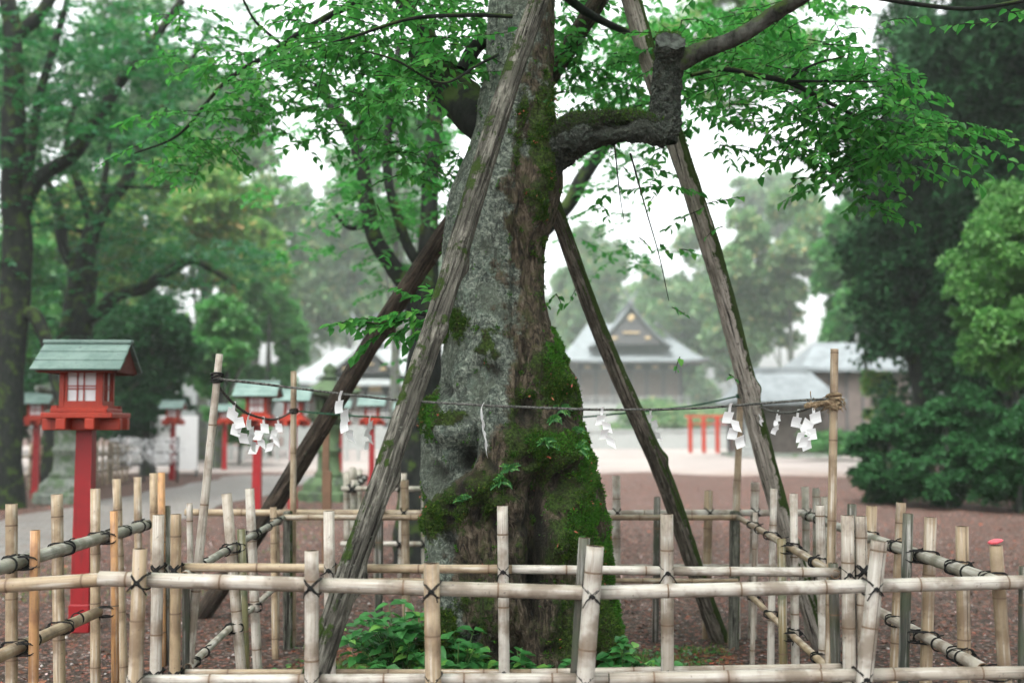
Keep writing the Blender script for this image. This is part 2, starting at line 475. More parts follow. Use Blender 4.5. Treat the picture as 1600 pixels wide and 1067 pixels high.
def painted(name, a, b, rough=.45):
    m = Mt(name); co = m.co(); n = m.noise(co, 6, 5, .6); v = m.noise(m.co((30, 30, 3)), 1, 4, .6)
    c = m.mix(m.math('MULTIPLY', m.stepf(n, .45, .68), .5), a, b)
    c = m.mix(m.math('MULTIPLY', m.stepf(m.noise(co, 28, 4, .7), .63, .7), .5), c, C(.09, .02, .012))
    c = m.mix(m.math('MULTIPLY', m.stepf(v, .55, .68), .35), c, C(.06, .012, .01)); m.bump(v, .25, .004)
    return m.col(c, rough, .35)
M_['red'] = painted('vermilion_paint', C(.21, .003, .006), C(.155, .0025, .005))
M_['verm'] = painted('orange_red_paint', C(.27, .020, .006), C(.18, .011, .004))
def verdigris():
    m = Mt('green_copper_roof'); co = m.co(); n = m.noise(co, 9, 5, .65); s = m.noise(co, 38, 3, .6)
    c = m.mix(m.stepf(n, .35, .65), C(.075, .125, .11), C(.125, .185, .165))
    c = m.mix(m.stepf(s, .66, .71), c, C(.02, .022, .02))
    return m.col(c, .5, .4)
M_['verdi'] = verdigris()
M_['verdi_dark'] = simple('dark_copper_edge', C(.035, .06, .055), .6)
M_['reddark'] = simple('dark_red_board', C(.10, .018, .012), .8)
m = Mt('white_paper'); tr = m.n('ShaderNodeBsdfTranslucent', {'Color': C(.8, .8, .8)}); m.col(C(.78, .78, .79), .8)
m.nt.links.new(m.n('ShaderNodeMixShader', {0: .3, 1: m.b.outputs[0], 2: tr}).outputs[0], m.out.inputs[0]); M_['paper'] = m.m
M_['shoji'] = simple('lantern_paper', C(.62, .62, .64), .7, .3, .08)
def stone(name, a, b, moss=.0):
    m = Mt(name); co = m.co(); n = m.noise(co, 12, 6, .65); k = m.noise(co, 4, 5, .6)
    c = m.ramp(n, [(.35, a), (.65, b)])
    c = m.mix(m.math('MULTIPLY', m.stepf(k, .55 - moss, .68 - moss), .85), c, C(.06, .10, .045))
    m.bump(n, .6, .02)
    return m.col(c, .85, .25)
M_['stone'] = stone('mossy_stone', C(.10, .115, .10), C(.21, .23, .20), .08)
M_['stone_dark'] = stone('dark_mossy_stone', C(.015, .022, .015), C(.05, .065, .045), .15)
M_['stone_pale'] = stone('pale_stone', C(.18, .19, .18), C(.26, .27, .26), -.2)
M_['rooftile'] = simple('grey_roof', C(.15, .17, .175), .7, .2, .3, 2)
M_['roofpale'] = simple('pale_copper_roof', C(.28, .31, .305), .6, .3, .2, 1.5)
M_['darkwood'] = simple('dark_timber', C(.05, .05, .052), .7)
M_['greywood'] = simple('haze_greyed_timber', C(.12, .12, .12), .8)  # main hall walls greyed in the colour to imitate haze fade
M_['brownwood'] = simple('brown_timber_wall', C(.11, .09, .08), .8, .2, .3, 3)
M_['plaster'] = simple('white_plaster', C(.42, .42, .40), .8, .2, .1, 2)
M_['gold'] = simple('gilt_ornament', C(.34, .25, .12), .5, .5, .2)
M_['whiteboard'] = simple('white_board', C(.62, .62, .62), .7, .2, .06)
M_['pink'] = simple('pink_wrapper', C(.75, .10, .13), .35, .5, .3, 60)
M_['redbud'] = leaf_mat('red_flecks', C(.22, .05, .03), C(.34, .12, .06), .2)

# ================================================================== setting
def sheet(name, pts, z, mat):
    me = MB().add([(x, y, z) for x, y in pts], [tuple(range(len(pts)))]).build(name, mat)
    return tag(me, kind='structure')
sheet('ground', [(-400, -40), (400, -40), (400, 600), (-400, 600)], 0, M_['soil'])
# wavy courtyard edge
edge = [(x, 33.5 + 1.3 * math.sin(x * .55) + .8 * math.sin(x * 1.7 + 1) + (6 if x > 12 else 0)) for x in np.linspace(-16, 22, 60)]
sheet('courtyard_gravel', edge + [(30, 60), (30, 75), (-60, 75), (-60, 33)], .004, M_['gravel'])
le = [(-7.9 + .12 * math.sin(y * 1.9), y) for y in np.linspace(33.2, 3, 60)]
re_ = [(-5.2 + .14 * math.sin(y * 1.3 + 2), y) for y in np.linspace(3, 33.2, 60)]
sheet('stone_path', le + re_, .008, M_['paving'])
def mound(x, y):
    d = np.sqrt((np.asarray(x) / 1.36) ** 2 + ((np.asarray(y) - 6.3) / 1.36) ** 2)
    t = np.clip((1 - d) / .75, 0, 1)
    return .24 * t * t * (3 - 2 * t)
bx = [(1.38 * (1 + .03 * math.sin(a * 5)) * math.copysign(abs(math.cos(a)) ** .5, math.cos(a)), 6.3 + 1.42 * math.copysign(abs(math.sin(a)) ** .5, math.sin(a))) for a in np.linspace(0, 2 * math.pi, 60)[:-1]]
gx, gy_ = np.meshgrid(np.linspace(-1.37, 1.37, 140), np.linspace(4.93, 7.68, 140))
gz0 = mound(gx, gy_) + .004 + .018 * np.clip(mound(gx, gy_) * 8, 0, 1) * fbm(np.stack([gx * 5, gy_ * 5, gx * 0], -1).reshape(-1, 3), 61, 4).reshape(gx.shape)
ii = np.arange(139)[:, None] * 140 + np.arange(139)[None]
tag(np_mesh('planting_bed', np.stack([gx, gy_, gz0], -1).reshape(-1, 3), np.stack([ii, ii + 1, ii + 141, ii + 140], -1).reshape(-1, 4), M_['bed'], smooth=True), kind='structure')

# ================================================================== old cherry tree
TY = 6.3
EDG = [(-120, 790, 880), (-40, 772, 868), (0, 765, 868), (50, 763, 866), (100, 762, 864), (150, 752, 864), (200, 741, 868), (250, 722, 876), (300, 703, 880), (350, 696, 864),
       (400, 693, 850), (440, 690, 846), (500, 690, 858), (560, 692, 882), (600, 688, 904), (640, 670, 908), (680, 660, 908), (720, 659, 920),
       (760, 660, 934), (800, 661, 949), (850, 662, 951), (900, 665, 951), (950, 670, 962), (1000, 680, 968), (1050, 686, 982), (1100, 676, 1000)]
ez = np.array([at(800, e[0], TY).z for e in EDG])[::-1]
el = np.array([at(e[1], e[0], TY).x for e in EDG])[::-1]
er = np.array([at(e[2], e[0], TY).x for e in EDG])[::-1]

thing_tree = thing('cherry_tree', (0.05, TY, 0), 'huge gnarled old cherry tree with lichened bark and mossy base inside the bamboo fence', 'tree')
OFFS = V((0.05, TY, 0))
def px_of(x, z, Y=TY):
    """where the surface features were read off"""
    v = np.tan(np.arctan2(z - EYE, Y) - TH)
    s = Y / (math.cos(TH) - v * math.sin(TH))
    return 800 + FPX * x / s, 533.5 - FPX * v

def gs(px, py, cx, cy, sx, sy, rot=0):
    dx, dy = px - cx, py - cy
    if rot:
        c, s_ = math.cos(rot), math.sin(rot); dx, dy = dx * c + dy * s_, -dx * s_ + dy * c
    return np.exp(-(dx / sx) ** 2 - (dy / sy) ** 2)

MOSS = [(680, 645, 26, 45, 0, 1.0), (712, 512, 24, 34, 0, .85), (770, 545, 30, 35, 0, .55), (865, 600, 35, 70, -.3, .9), (850, 700, 75, 50, .1, .95), (895, 760, 60, 80, -.2, .9),
        (740, 775, 95, 38, -.45, 1.0), (700, 810, 40, 35, 0, .8), (880, 830, 65, 60, 0, .9), (930, 900, 40, 90, 0, .9), (900, 960, 60, 70, 0, .8), (845, 240, 24, 120, .05, .95), (815, 200, 12, 120, .12, .6),
        (835, 420, 14, 90, 0, .5), (820, 640, 30, 40, 0, .8), (760, 930, 60, 70, 0, .5), (950, 1000, 60, 60, 0, .9), (730, 1020, 60, 40, 0, .7), (765, 670, 25, 15, 0, .0), (717, 652, 26, 13, 0, .8), (700, 240, 12, 80, .3, .55), (740, 170, 10, 60, .3, .6), (800, 860, 60, 60, 0, .45)]
def field(L, px, py):
    o = 0
    for cx, cy, sx, sy, r, a in L: o = np.maximum(o, a * gs(px, py, cx, cy, sx, sy, r))
    return o
BX = ([0, 150, 300, 430, 560, 650, 700, 750, 800, 850, 950, 1100], [835, 832, 798, 800, 800, 790, 760, 712, 698, 706, 735, 760])

def build_trunk():
    nz, nt = 620, 420
    z = np.linspace(-.08, float(ez[-1]) - .02, nz)
    xl = np.interp(z, ez, el); xr = np.interp(z, ez, er)
    cx = (xl + xr) / 2; hw = (xr - xl) / 2
    hw = np.convolve(np.pad(hw, 8, 'edge'), np.ones(17) / 17, 'valid'); cx = np.convolve(np.pad(cx, 8, 'edge'), np.ones(17) / 17, 'valid')
    th = np.linspace(0, 2 * np.pi, nt, endpoint=False)
    Z, T = np.meshgrid(z, th, indexing='ij')
    HW = hw[:, None]; CX = cx[:, None]
    base = np.clip(1 - Z / 1.5, 0, 1)
    dep = HW * .93
    px0 = px_of(CX + HW * np.cos(T), Z)
    lob = 1 + np.abs(np.sin(T)) * (.03 + .10 * base) * np.sin(T * 5 + 1.1 * np.sin(Z * 1.3) + .7) + np.abs(np.sin(T)) * .03 * np.sin(T * 9 + Z * 2.1)
    X = CX + HW * np.cos(T) * lob; Yp = TY + dep * np.sin(T) * lob
    P = np.stack([X, Yp, Z], -1).reshape(-1, 3)
    nrm = np.stack([np.cos(T) / HW, np.sin(T) / dep, np.zeros_like(T)], -1).reshape(-1, 3); nrm = unit(nrm)
    px, py = px_of(P[:, 0], P[:, 2])
    fr = np.clip(-nrm[:, 1] * 1.6 + .1, 0, 1)
    d = np.zeros(len(P))
    cav = np.zeros(len(P))
    # burls and hollows seen on the near side: (px,py,sx,sy,amp m,rot)
    for cx_, cy_, sx, sy, a, r in [(712, 672, 24, 26, .11, 0), (690, 640, 30, 34, .05, 0), (770, 560, 26, 55, .035, .3), (755, 530, 10, 30, .03, .2), (725, 715, 14, 26, -.13, .25), (742, 700, 8, 42, -.05, .3),
                                  (765, 660, 16, 60, .04, .1), (850, 700, 60, 40, .07, 0), (800, 690, 30, 24, .05, 0), (740, 770, 80, 28, .06, -.45), (860, 745, 70, 16, -.06, -.15), (838, 765, 10, 55, -.07, .1), (845, 820, 9, 60, -.09, 0),
                                  (835, 885, 14, 75, -.20, 0), (812, 870, 9, 60, .03, 0), (875, 820, 34, 40, .06, 0), (905, 740, 40, 60, .05, 0), (700, 900, 22, 120, .05, .1), (745, 905, 14, 100, -.05, .05), (780, 930, 24, 90, .04, 0),
                                  (905, 940, 16, 80, .06, 0), (880, 960, 10, 70, -.06, 0), (868, 570, 20, 60, .035, -.35), (835, 480, 10, 120, .035, 0), (805, 430, 6, 170, -.035, .03), (822, 330, 12, 110, -.04, 0), (845, 300, 14, 100, .04, .1), (860, 400, 8, 90, -.04, .1),
                                  (775, 300, 30, 60, .015, 0), (715, 330, 5, 90, -.02, .2), (880, 690, 14, 10, -.05, 0), (800, 760, 26, 12, -.05, .1), (930, 860, 16, 30, .04, 0), (660, 745, 20, 70, .02, 0), (815, 600, 7, 80, -.04, .12), (730, 585, 10, 40, .025, .5)]:
        g = gs(px, py, cx_, cy_, sx, sy, r) * fr
        d += a * g
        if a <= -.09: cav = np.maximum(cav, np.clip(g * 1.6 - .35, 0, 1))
    rg = random.Random(5)
    for _ in range(150):
        qx, qy = rg.uniform(670, 950), rg.uniform(580, 1010)
        if qx < 700 and rg.random() < .5: continue
        s1, s2 = rg.uniform(7, 20), rg.uniform(8, 30); a = rg.choice((-1, -1, 1)) * rg.uniform(.012, .045)
        g = gs(px, py, qx, qy, s1, s2, rg.uniform(-.8, .8)) * fr; d += a * g
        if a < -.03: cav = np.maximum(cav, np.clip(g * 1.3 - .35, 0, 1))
    br = 1 / (1 + np.exp(-(px - np.interp(py, BX[0], BX[1]) + 26 * fbm(P * 5, 71, 4)) / 15.0))
    ms = field(MOSS, px, py) * np.clip(1.05 + .9 * fbm(P * np.array([9, 9, 6]), 41, 4, .6), .1, 1.3) * (1 - .8 * cav)
    back = nrm[:, 1] > .2
    ms = np.where(back, np.maximum(ms * .6, .65 * np.clip(1 - P[:, 2] / 1.5, 0, 1)), ms)
    n1 = fbm(P * np.array([7, 7, 4]), 3, 4); n2 = fbm(P * np.array([24, 24, 13]), 5, 4, .6); n3 = fbm(P * np.array([30, 30, 6]), 9, 3)
    bs = np.clip(1.4 - P[:, 2] / 1.6, .2, 1)
    d += n1 * (.012 + .035 * bs) + n2 * (.005 + .012 * bs) + br * n3 * .016 - np.abs(n1) * .02 * bs
    n4 = fbm(P * 42, 15, 3, .6)
    d += np.clip(ms + n2 * .5 - .35, 0, 1) * (.022 + .022 * n4)
    P = P + nrm * d[:, None]
    P[:, 0] -= OFFS.x; P[:, 1] -= OFFS.y
    i = np.arange(nz - 1)[:, None] * nt; k = np.arange(nt)[None, :]; l = (k + 1) % nt
    F = np.stack([i + k, i + l, i + nt + l, i + nt + k], -1).reshape(-1, 4)
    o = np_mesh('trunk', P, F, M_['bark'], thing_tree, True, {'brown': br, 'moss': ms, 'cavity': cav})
    return P, nrm, ms, px, py
TP, TN, TMS, TPX, TPY = build_trunk()

# moss tufts that stand off the bark
def moss_tufts():
    ns = fbm(TP * 17, 31, 4, .6)
    w = np.clip(TMS + ns * 1.25 - .68, 0, 1)
    w[TPY < 100] = 0
    idx = NR.choice(len(TP), 42000, p=w / w.sum())
    n = len(idx)
    Pp = TP[idx] + NR.normal(0, .004, (n, 3)); N = TN[idx]
    D = N * .8 + NR.normal(0, .6, (n, 3)) + np.array([0, 0, .25])
    leaf_mesh('moss', Pp, D, NR.normal(0, 1, (n, 3)), NR.uniform(.010, .026, n), NR.uniform(.004, .010, n), M_['mossleaf'], thing_tree)
    w2 = np.clip(field([(940, 870, 25, 60, 0, 1), (900, 800, 40, 30, 0, .9), (905, 720, 22, 60, 0, .9), (860, 560, 20, 40, 0, .8), (850, 690, 45, 20, 0, 1), (690, 650, 16, 30, 0, .8), (960, 960, 30, 40, 0, 1)], TPX, TPY) + ns * .7 - .28, 0, 1) * (TN[:, 1] < .1)
    idx = NR.choice(len(TP), 24000, p=w2 / w2.sum()); n = len(idx)
    leaf_mesh('moss', TP[idx], TN[idx] * .7 + NR.normal(0, .6, (n, 3)), NR.normal(0, 1, (n, 3)), NR.uniform(.010, .024, n), NR.uniform(.005, .011, n), M_['mossbright'], thing_tree)
    idx = NR.choice(len(TP), 160, p=w / w.sum())
    n = len(idx)
    if True: tagk = 'stuff'
    leaf_mesh('bud_scales', TP[idx] + TN[idx] * .02, TN[idx] * .4 + NR.normal(0, .8, (n, 3)), NR.normal(0, 1, (n, 3)), NR.uniform(.012, .03, n), NR.uniform(.006, .012, n), M_['redbud'], thing_tree)['kind'] = 'stuff'
moss_tufts()

def limb(name, P, mats, parent, n=8, seg=16, rough=.06, nsc=9, cap=None, off=V((0, 0, 0)), seed=1, dents=(), mossy=0):
    """P rows of (px,py,Y,r)"""
    rows = [list(at(p[0], p[1], p[2]) - off) + [p[3]] for p in P]
    return limb_w(name, rows, mats, parent, n, seg, rough, nsc, cap, seed, [(np.array(at(*q[:3]) - off), q[3], q[4]) for q in dents], mossy)
def limb_w(name, rows, mats, parent, n=8, seg=16, rough=.06, nsc=9, cap=None, seed=1, dents=(), mossy=0):
    S = spline(rows, n); pts = [V(s[:3]) for s in S]; fr = frames(pts)
    a = np.linspace(0, 2 * np.pi, seg, endpoint=False)
    vs = []
    for p, (t, u, w), r in zip(pts, fr, S[:, 3]):
        vs.append(np.array(p)[None] + (np.cos(a)[:, None] * np.array(u) + np.sin(a)[:, None] * np.array(w)) * r)
    v = np.concatenate(vs); c = np.repeat(S[:, :3], seg, 0); d = v - c
    f = fbm(v * nsc, seed, 5, .6)
    if rough > .11: f = f * .6 - .5 * np.abs(fbm(v * nsc * 2.6, seed + 9, 4, .6)) + .25 * fbm(v * nsc * 7, seed + 5, 3, .6)
    cav = np.zeros(len(v))
    for q, r_, a_ in dents:
        g = np.exp(-((v - q) ** 2).sum(1) / r_ ** 2); f = f + g * a_; cav = np.maximum(cav, g * (a_ < -1))
    v = v + d * (f * rough * 2.2)[:, None]
    up_ = unit(d)[:, 2]
    ms = np.clip(mossy * (.35 + .75 * up_ + .4 * fbm(v * 6, 4, 3)), 0, 1) if mossy else np.zeros(len(v))
    nr = len(S); i = np.arange(nr - 1)[:, None] * seg; k = np.arange(seg)[None]; l = (k + 1) % seg
    F = [tuple(q) for q in np.stack([i + k, i + l, i + seg + l, i + seg + k], -1).reshape(-1, 4)]
    b = MB(); b.add(v, F, 0, True)
    if cap is not None:
        e = v[-seg:]; ce = e.mean(0)
        b.add(list(e) + [ce - np.array(fr[-1][0]) * .02], [(k, (k + 1) % seg, seg) for k in range(seg)], cap)
    else:
        b.add(list(v[-seg:]), [tuple(range(seg))], 0)
    o = b.build(name, mats, parent)
    if mossy or dents:
        for nm, val in (('moss', ms), ('cavity', cav), ('brown', np.full(len(v), .15 if mossy < 2 else 1.))):
            A = o.data.attributes.new(nm, 'FLOAT', 'POINT'); full = np.zeros(len(o.data.vertices), np.float32); full[:len(v)] = val; A.data.foreach_set('value', full)
    if mossy:
        w_ = np.clip(ms - .35, 0, 1); i_ = NR.choice(len(v), int(2500 * mossy), p=w_ / w_.sum()); nn_ = unit(d)[i_]; k_ = len(i_)
        leaf_mesh('moss', v[i_] + NR.normal(0, .004, (k_, 3)), nn_ * .8 + NR.normal(0, .6, (k_, 3)), NR.normal(0, 1, (k_, 3)), NR.uniform(.01, .024, k_), NR.uniform(.004, .009, k_), M_['mossleaf'], parent)
    return o

LB = [M_['bark_old'], M_['cutwood']]
tt = thing_tree
# right limb, its sawn stump turning up, the long branch
limb('limb', [(800, 330, 6.4, .15), (835, 268, 6.3, .135), (875, 226, 6.2, .12), (915, 206, 6.1, .105), (970, 197, 6.05, .09), (1018, 200, 6.0, .085), (1044, 206, 6.0, .09)], LB, tt, 40, 130, .22, 9, off=OFFS, seed=4, mossy=1.2, dents=[(955, 195, 5.94, .045, -1.6), (935, 205, 5.95, .035, -1.2), (975, 192, 5.94, .03, -1.3), (900, 215, 6.0, .05, .6), (945, 222, 5.98, .05, .7)])
limb('sawn_stump', [(1036, 222, 6.0, .075), (1038, 195, 6.0, .088), (1040, 150, 6.0, .082), (1041, 118, 5.98, .078), (1044, 90, 5.93, .076), (1047, 64, 5.84, .074)], LB, tt, 40, 130, .22, 11, cap=1, off=OFFS, seed=5, mossy=.6, dents=[(1042, 72, 5.78, .03, -1.5), (1030, 130, 5.9, .03, .8)])
limb('branch', [(1052, 100, 5.95, .06), (1085, 85, 5.95, .05), (1120, 72, 5.9, .045), (1165, 52, 5.85, .042), (1210, 22, 5.8, .04), (1260, -8, 5.7, .036), (1320, -60, 5.6, .03)], [M_['bark_limb'], M_['cutwood']], tt, 14, 36, .16, 16, off=OFFS, seed=6)
# left sawn limb behind
limb('limb', [(780, 205, 6.45, .13), (742, 178, 6.6, .13), (705, 140, 6.8, .125), (680, 108, 6.9, .11), (660, 82, 7.0, .095)], [M_['bark_dark'], M_['cutwood']], tt, 8, 30, .1, 8, cap=1, off=OFFS, seed=7)
limb('branch', [(725, 110, 6.7, .05), (738, 80, 6.7, .045), (760, 62, 6.6, .04), (800, 50, 6.5, .03)], M_['bark_dark'], tt, 8, 14, .08, off=OFFS)
limb('branch', [(690, 110, 6.9, .06), (668, 60, 7.1, .055), (640, 20, 7.2, .05), (600, -50, 7.4, .045)], M_['bark_dark'], tt, 8, 14, .08, off=OFFS)
# crown above the frame
limb('limb', [(815, -20, 6.3, .17), (840, -160, 6.4, .15), (900, -320, 6.6, .11), (1000, -460, 6.9, .07)], M_['bark_limb'], tt, 8, 20, .08, off=OFFS)
limb('limb', [(815, -30, 6.3, .16), (760, -200, 6.2, .13), (660, -340, 6.0, .09), (520, -420, 5.8, .06)], M_['bark_limb'], tt, 8, 20, .08, off=OFFS)
THIN = [[(1080, 118, 6.2, .010), (1130, 108, 6.3, .016), (1180, 118, 6.4, .018), (1235, 130, 6.4, .016), (1290, 158, 6.4, .013), (1380, 203, 6.4, .008)],
        [(1225, 128, 6.4, .010), (1270, 102, 6.3, .007), (1320, 88, 6.2, .004)],
        [(1225, 128, 6.4, .010), (1290, 127, 6.3, .007), (1370, 128, 6.2, .004)],
        [(1378, 200, 6.4, .007), (1376, 235, 6.4, .005), (1368, 275, 6.4, .004)],
        [(1360, 20, 6.0, .0), (1360, -4, 5.2, .010), (1440, 8, 5.2, .011), (1520, 14, 5.2, .010), (1610, 0, 5.2, .010)][1:],
        [(880, -10, 6.8, .03), (920, 22, 6.9, .026), (985, 52, 7.0, .022), (1040, 62, 7.1, .02)],
        [(800, 26, 6.0, .012), (730, 24, 5.9, .012), (640, 30, 5.9, .010), (560, 55, 5.8, .008), (520, 66, 5.8, .004)],
        [(610, -20, 7.4, .03), (540, 12, 7.5, .026), (480, 45, 7.6, .022), (420, 85, 7.7, .018), (350, 130, 7.8, .014), (280, 210, 7.9, .010), (210, 240, 8.0, .006)],
        [(440, 70, 7.6, .012), (400, 35, 7.5, .010), (380, 0, 7.4, .008)],
        [(830, 60, 6.6, .012), (742, 145, 6.0, .0)][:1] + [(750, 100, 6.0, .008), (690, 130, 5.9, .007), (620, 95, 5.8, .006), (570, 80, 5.8, .004)],
        [(690, 500, 6.2, .012), (650, 490, 6.0, .009), (600, 505, 5.85, .006), (550, 500, 5.8, .004)],
        [(985, 240, 6.1, .006), (1010, 330, 6.1, .004), (1030, 400, 6.1, .003), (1045, 470, 6.1, .002)],
        [(960, 225, 6.1, .005), (968, 300, 6.1, .003), (975, 345, 6.1, .002)]]
for t in THIN: limb('branch', t, M_['bark_dark'], tt, 6, 8, .06, 20, off=OFFS)
# hollow strip roots at the base
limb('root', [(920, 920, 6.0, .06), (940, 975, 5.97, .075), (962, 1025, 5.93, .08), (990, 1070, 5.9, .05)], M_['bark'], tt, 26, 80, .2, 9, off=OFFS, mossy=2.4)
limb('root', [(690, 960, 6.0, .08), (684, 1020, 5.9, .10), (665, 1080, 5.8, .06)], M_['bark'], tt, 26, 80, .2, 9, off=OFFS, mossy=2.2)

# ------------------------------------------------------------------ leaf sprays
class Leaves:
    def __init__(s): s.C = []; s.D = []; s.N = []; s.L = []; s.W = []
    def put(s, c, d, n, l, w): s.C.append(c); s.D.append(d); s.N.append(n); s.L.append(l); s.W.append(w)
    def spray(s, P0, direc, length, n, size, droop=.25, twigs=None, flat=.35):
        """leaves set alternately along a curving twig"""
        d = V(direc).normalized(); p = V(P0); pts = [p.copy()]
        k = 5
        for i in range(k):
            d = (d + V((R.uniform(-.2, .2), R.uniform(-.2, .2), -droop / k + R.uniform(-.1, .1)))).normalized()
            p = p + d * length / k; pts.append(p.copy())
        if twigs is not None: twigs.tube(pts, [.0035 * (1 - .12 * i) for i in range(k + 1)], 4, caps=False)
        for i in range(n):
            t = (i + R.random()) / n * k; a = min(int(t), k - 1); q = pts[a].lerp(pts[a + 1], t - a)
            ax = (pts[a + 1] - pts[a]).normalized(); side = ax.cross(V((0, 0, 1)))
            side = side.normalized() if side.length > .1 else V((1, 0, 0))
            dd = ax * R.uniform(.2, .9) + side * (1 if i % 2 else -1) * R.uniform(.4, 1) + V((0, 0, R.uniform(-.7, .15)))
            nn = V((R.gauss(0, flat), R.gauss(0, flat), 1))
            l = size * R.uniform(.6, 1.15)
            s.put(q, dd, nn, l, l * R.uniform(.5, .66))
    def build(s, name, mat, parent, fine, origin):
        return leaf_mesh(name, np.array(s.C), np.array(s.D), np.array(s.N), s.L, s.W, mat, parent, fine, origin)

def region_sprays(LV, tw, E, size, n=11, length=(.22, .42), droop=.35, k=1.0):
    """E rows: (px,py,rx,ry,Y0,Y1,count)"""
    for cx, cy, rx, ry, y0, y1, cnt in E:
        for _ in range(int(cnt * k)):
            while True:
                a, b = R.uniform(-1, 1), R.uniform(-1, 1)
                if a * a + b * b <= 1: break
            p = at(cx + a * rx, cy + b * ry, R.uniform(y0, y1))
            ang = R.uniform(0, 2 * math.pi)
            LV.spray(p, (math.cos(ang), math.sin(ang), R.uniform(-.3, .2)), R.uniform(*length), R.randint(n - 3, n + 3), size, droop, tw)

near = Leaves(); tw = MB()
region_sprays(near, tw, [(620, 40, 170, 60, 6.2, 7.6, 150), (520, 110, 130, 60, 6.6, 7.8, 85), (400, 130, 110, 60, 7.2, 8.2, 62), (310, 200, 100, 45, 7.5, 8.3, 44), (620, 130, 90, 40, 5.8, 6.8, 30), (470, 190, 70, 30, 7, 7.8, 15),
                         (700, 90, 60, 50, 5.8, 7.0, 26), (300, 60, 60, 60, 7.5, 8.2, 16), (280, 255, 60, 18, 7.8, 8.3, 12), (930, 60, 110, 70, 6.8, 8.0, 75), (1000, 130, 90, 60, 6.8, 7.8, 40), (890, 110, 40, 50, 6.8, 7.6, 18),
                         (1150, 100, 130, 90, 6.2, 7.8, 120), (1250, 60, 140, 70, 6.2, 7.8, 90), (1330, 160, 110, 60, 5.9, 6.8, 80), (1400, 210, 90, 45, 5.9, 6.7, 52), (1270, 200, 70, 40, 6, 6.8, 26), (1350, 265, 60, 30, 6, 6.8, 24), (1470, 210, 50, 25, 6, 6.5, 13),
                         (1375, 310, 35, 25, 6.2, 6.6, 7), (1240, 260, 15, 40, 6.3, 6.7, 5), (1100, 210, 60, 30, 6.6, 7.4, 16), (930, 200, 60, 30, 7, 7.8, 12), (1010, 280, 60, 20, 6.5, 7.2, 5), (1050, 330, 60, 40, 6.5, 7.2, 5), (1570, 20, 20, 15, 5.3, 5.8, 4),
                         (660, 240, 60, 40, 6.8, 7.6, 26), (590, 200, 40, 30, 6.8, 7.6, 10), (760, 20, 40, 30, 6.6, 7.2, 10), (800, -80, 500, 60, 5.5, 8.0, 120)], .070, k=.88)
crownl = Leaves()
for _ in range(1500):
    a_ = R.uniform(0, 6.28); rr_ = 4.6 * math.sqrt(R.random()); z_ = R.uniform(5.4, 7.6) - rr_ * .12
    crownl.spray((rr_ * math.cos(a_), TY + rr_ * math.sin(a_) * .9, z_), (math.cos(a_), math.sin(a_), 0), .5, 16, .09, .3, None)
crownl.build('leaves', M_['leaf_cherry'], tt, True, OFFS)
near.build('leaves', M_['leaf_cherry'], tt, True, OFFS)
lowl = Leaves()
for px, py, dx, dz in [(690, 498, -1, .1), (668, 488, -1, .25), (650, 492, -1, .0), (640, 500, -.9, -.1), (625, 498, -1, .2), (612, 505, -1, -.05), (600, 500, -1, .15), (588, 508, -1, 0), (660, 470, -.6, .4), (640, 512, -.8, -.3), (672, 512, -.7, -.35), (690, 480, -.6, .5), (600, 520, -.8, -.3), (575, 498, -1, .1)]:
    lowl.spray(at(px, py, R.uniform(5.75, 6.0)), (dx, R.uniform(-.6, .2), dz), R.uniform(.14, .24), 13, .075, .3, tw)
lowl.build('leaves', M_['leaf_cherry'], tt, True, OFFS)
hang = Leaves()
for px, py in [(968, 260), (932, 320), (1012, 310), (1030, 385), (1062, 395), (1048, 480), (1000, 370), (1120, 350), (1150, 230), (1180, 190), (1245, 290), (1378, 340), (860, 455), (880, 458), (900, 460), (1060, 555), (1128, 580), (600, 400), (585, 330), (480, 215), (360, 235), (283, 270)]:
    for k in range(1):
        hang.spray(at(px + R.uniform(-12, 12), py + R.uniform(-10, 10), R.uniform(6.0, 6.9)), (R.uniform(-1, 1), R.uniform(-1, 1), R.uniform(-1, .1)), .10, R.randint(3, 5), .055, .5, tw)
hang.build('leaves', M_['leaf_cherry'], tt, True, OFFS)
tw.v = [tuple(V(v) - OFFS) for v in tw.v]
tw.build('twigs', M_['bark_dark'], tt)

# ================================================================== small ferns on the trunk
def surf(px, py):
    d = (TPX - px) ** 2 + (TPY - py) ** 2 + np.where(TN[:, 1] > -.15, 1e6, 0)
    i = int(np.argmin(d)); return V(TP[i]) + OFFS, V(TN[i])
FERN = [(868, 640, 'small fern tuft just below the rope on the right of the mossy trunk'), (856, 655, 'fern tuft on the trunk between the top tuft and the moss ledge'), (880, 672, 'fern tuft at the right edge of the moss ledge on the trunk'), (838, 690, 'fern tuft in the middle of the moss ledge on the trunk'),
        (875, 700, 'fern tuft hanging below the moss ledge at the right of the trunk'), (796, 728, 'fern tuft over the diagonal moss ridge, centre of the trunk'), (786, 745, 'fern tuft lying on the diagonal moss ridge of the trunk'), (732, 772, 'pale sprout at the left end of the diagonal moss ridge'),
        (893, 832, 'pale sprout low on the trunk above the dark fence post'), (858, 178, 'small fern tuft in the crotch where the right limb leaves the trunk')]
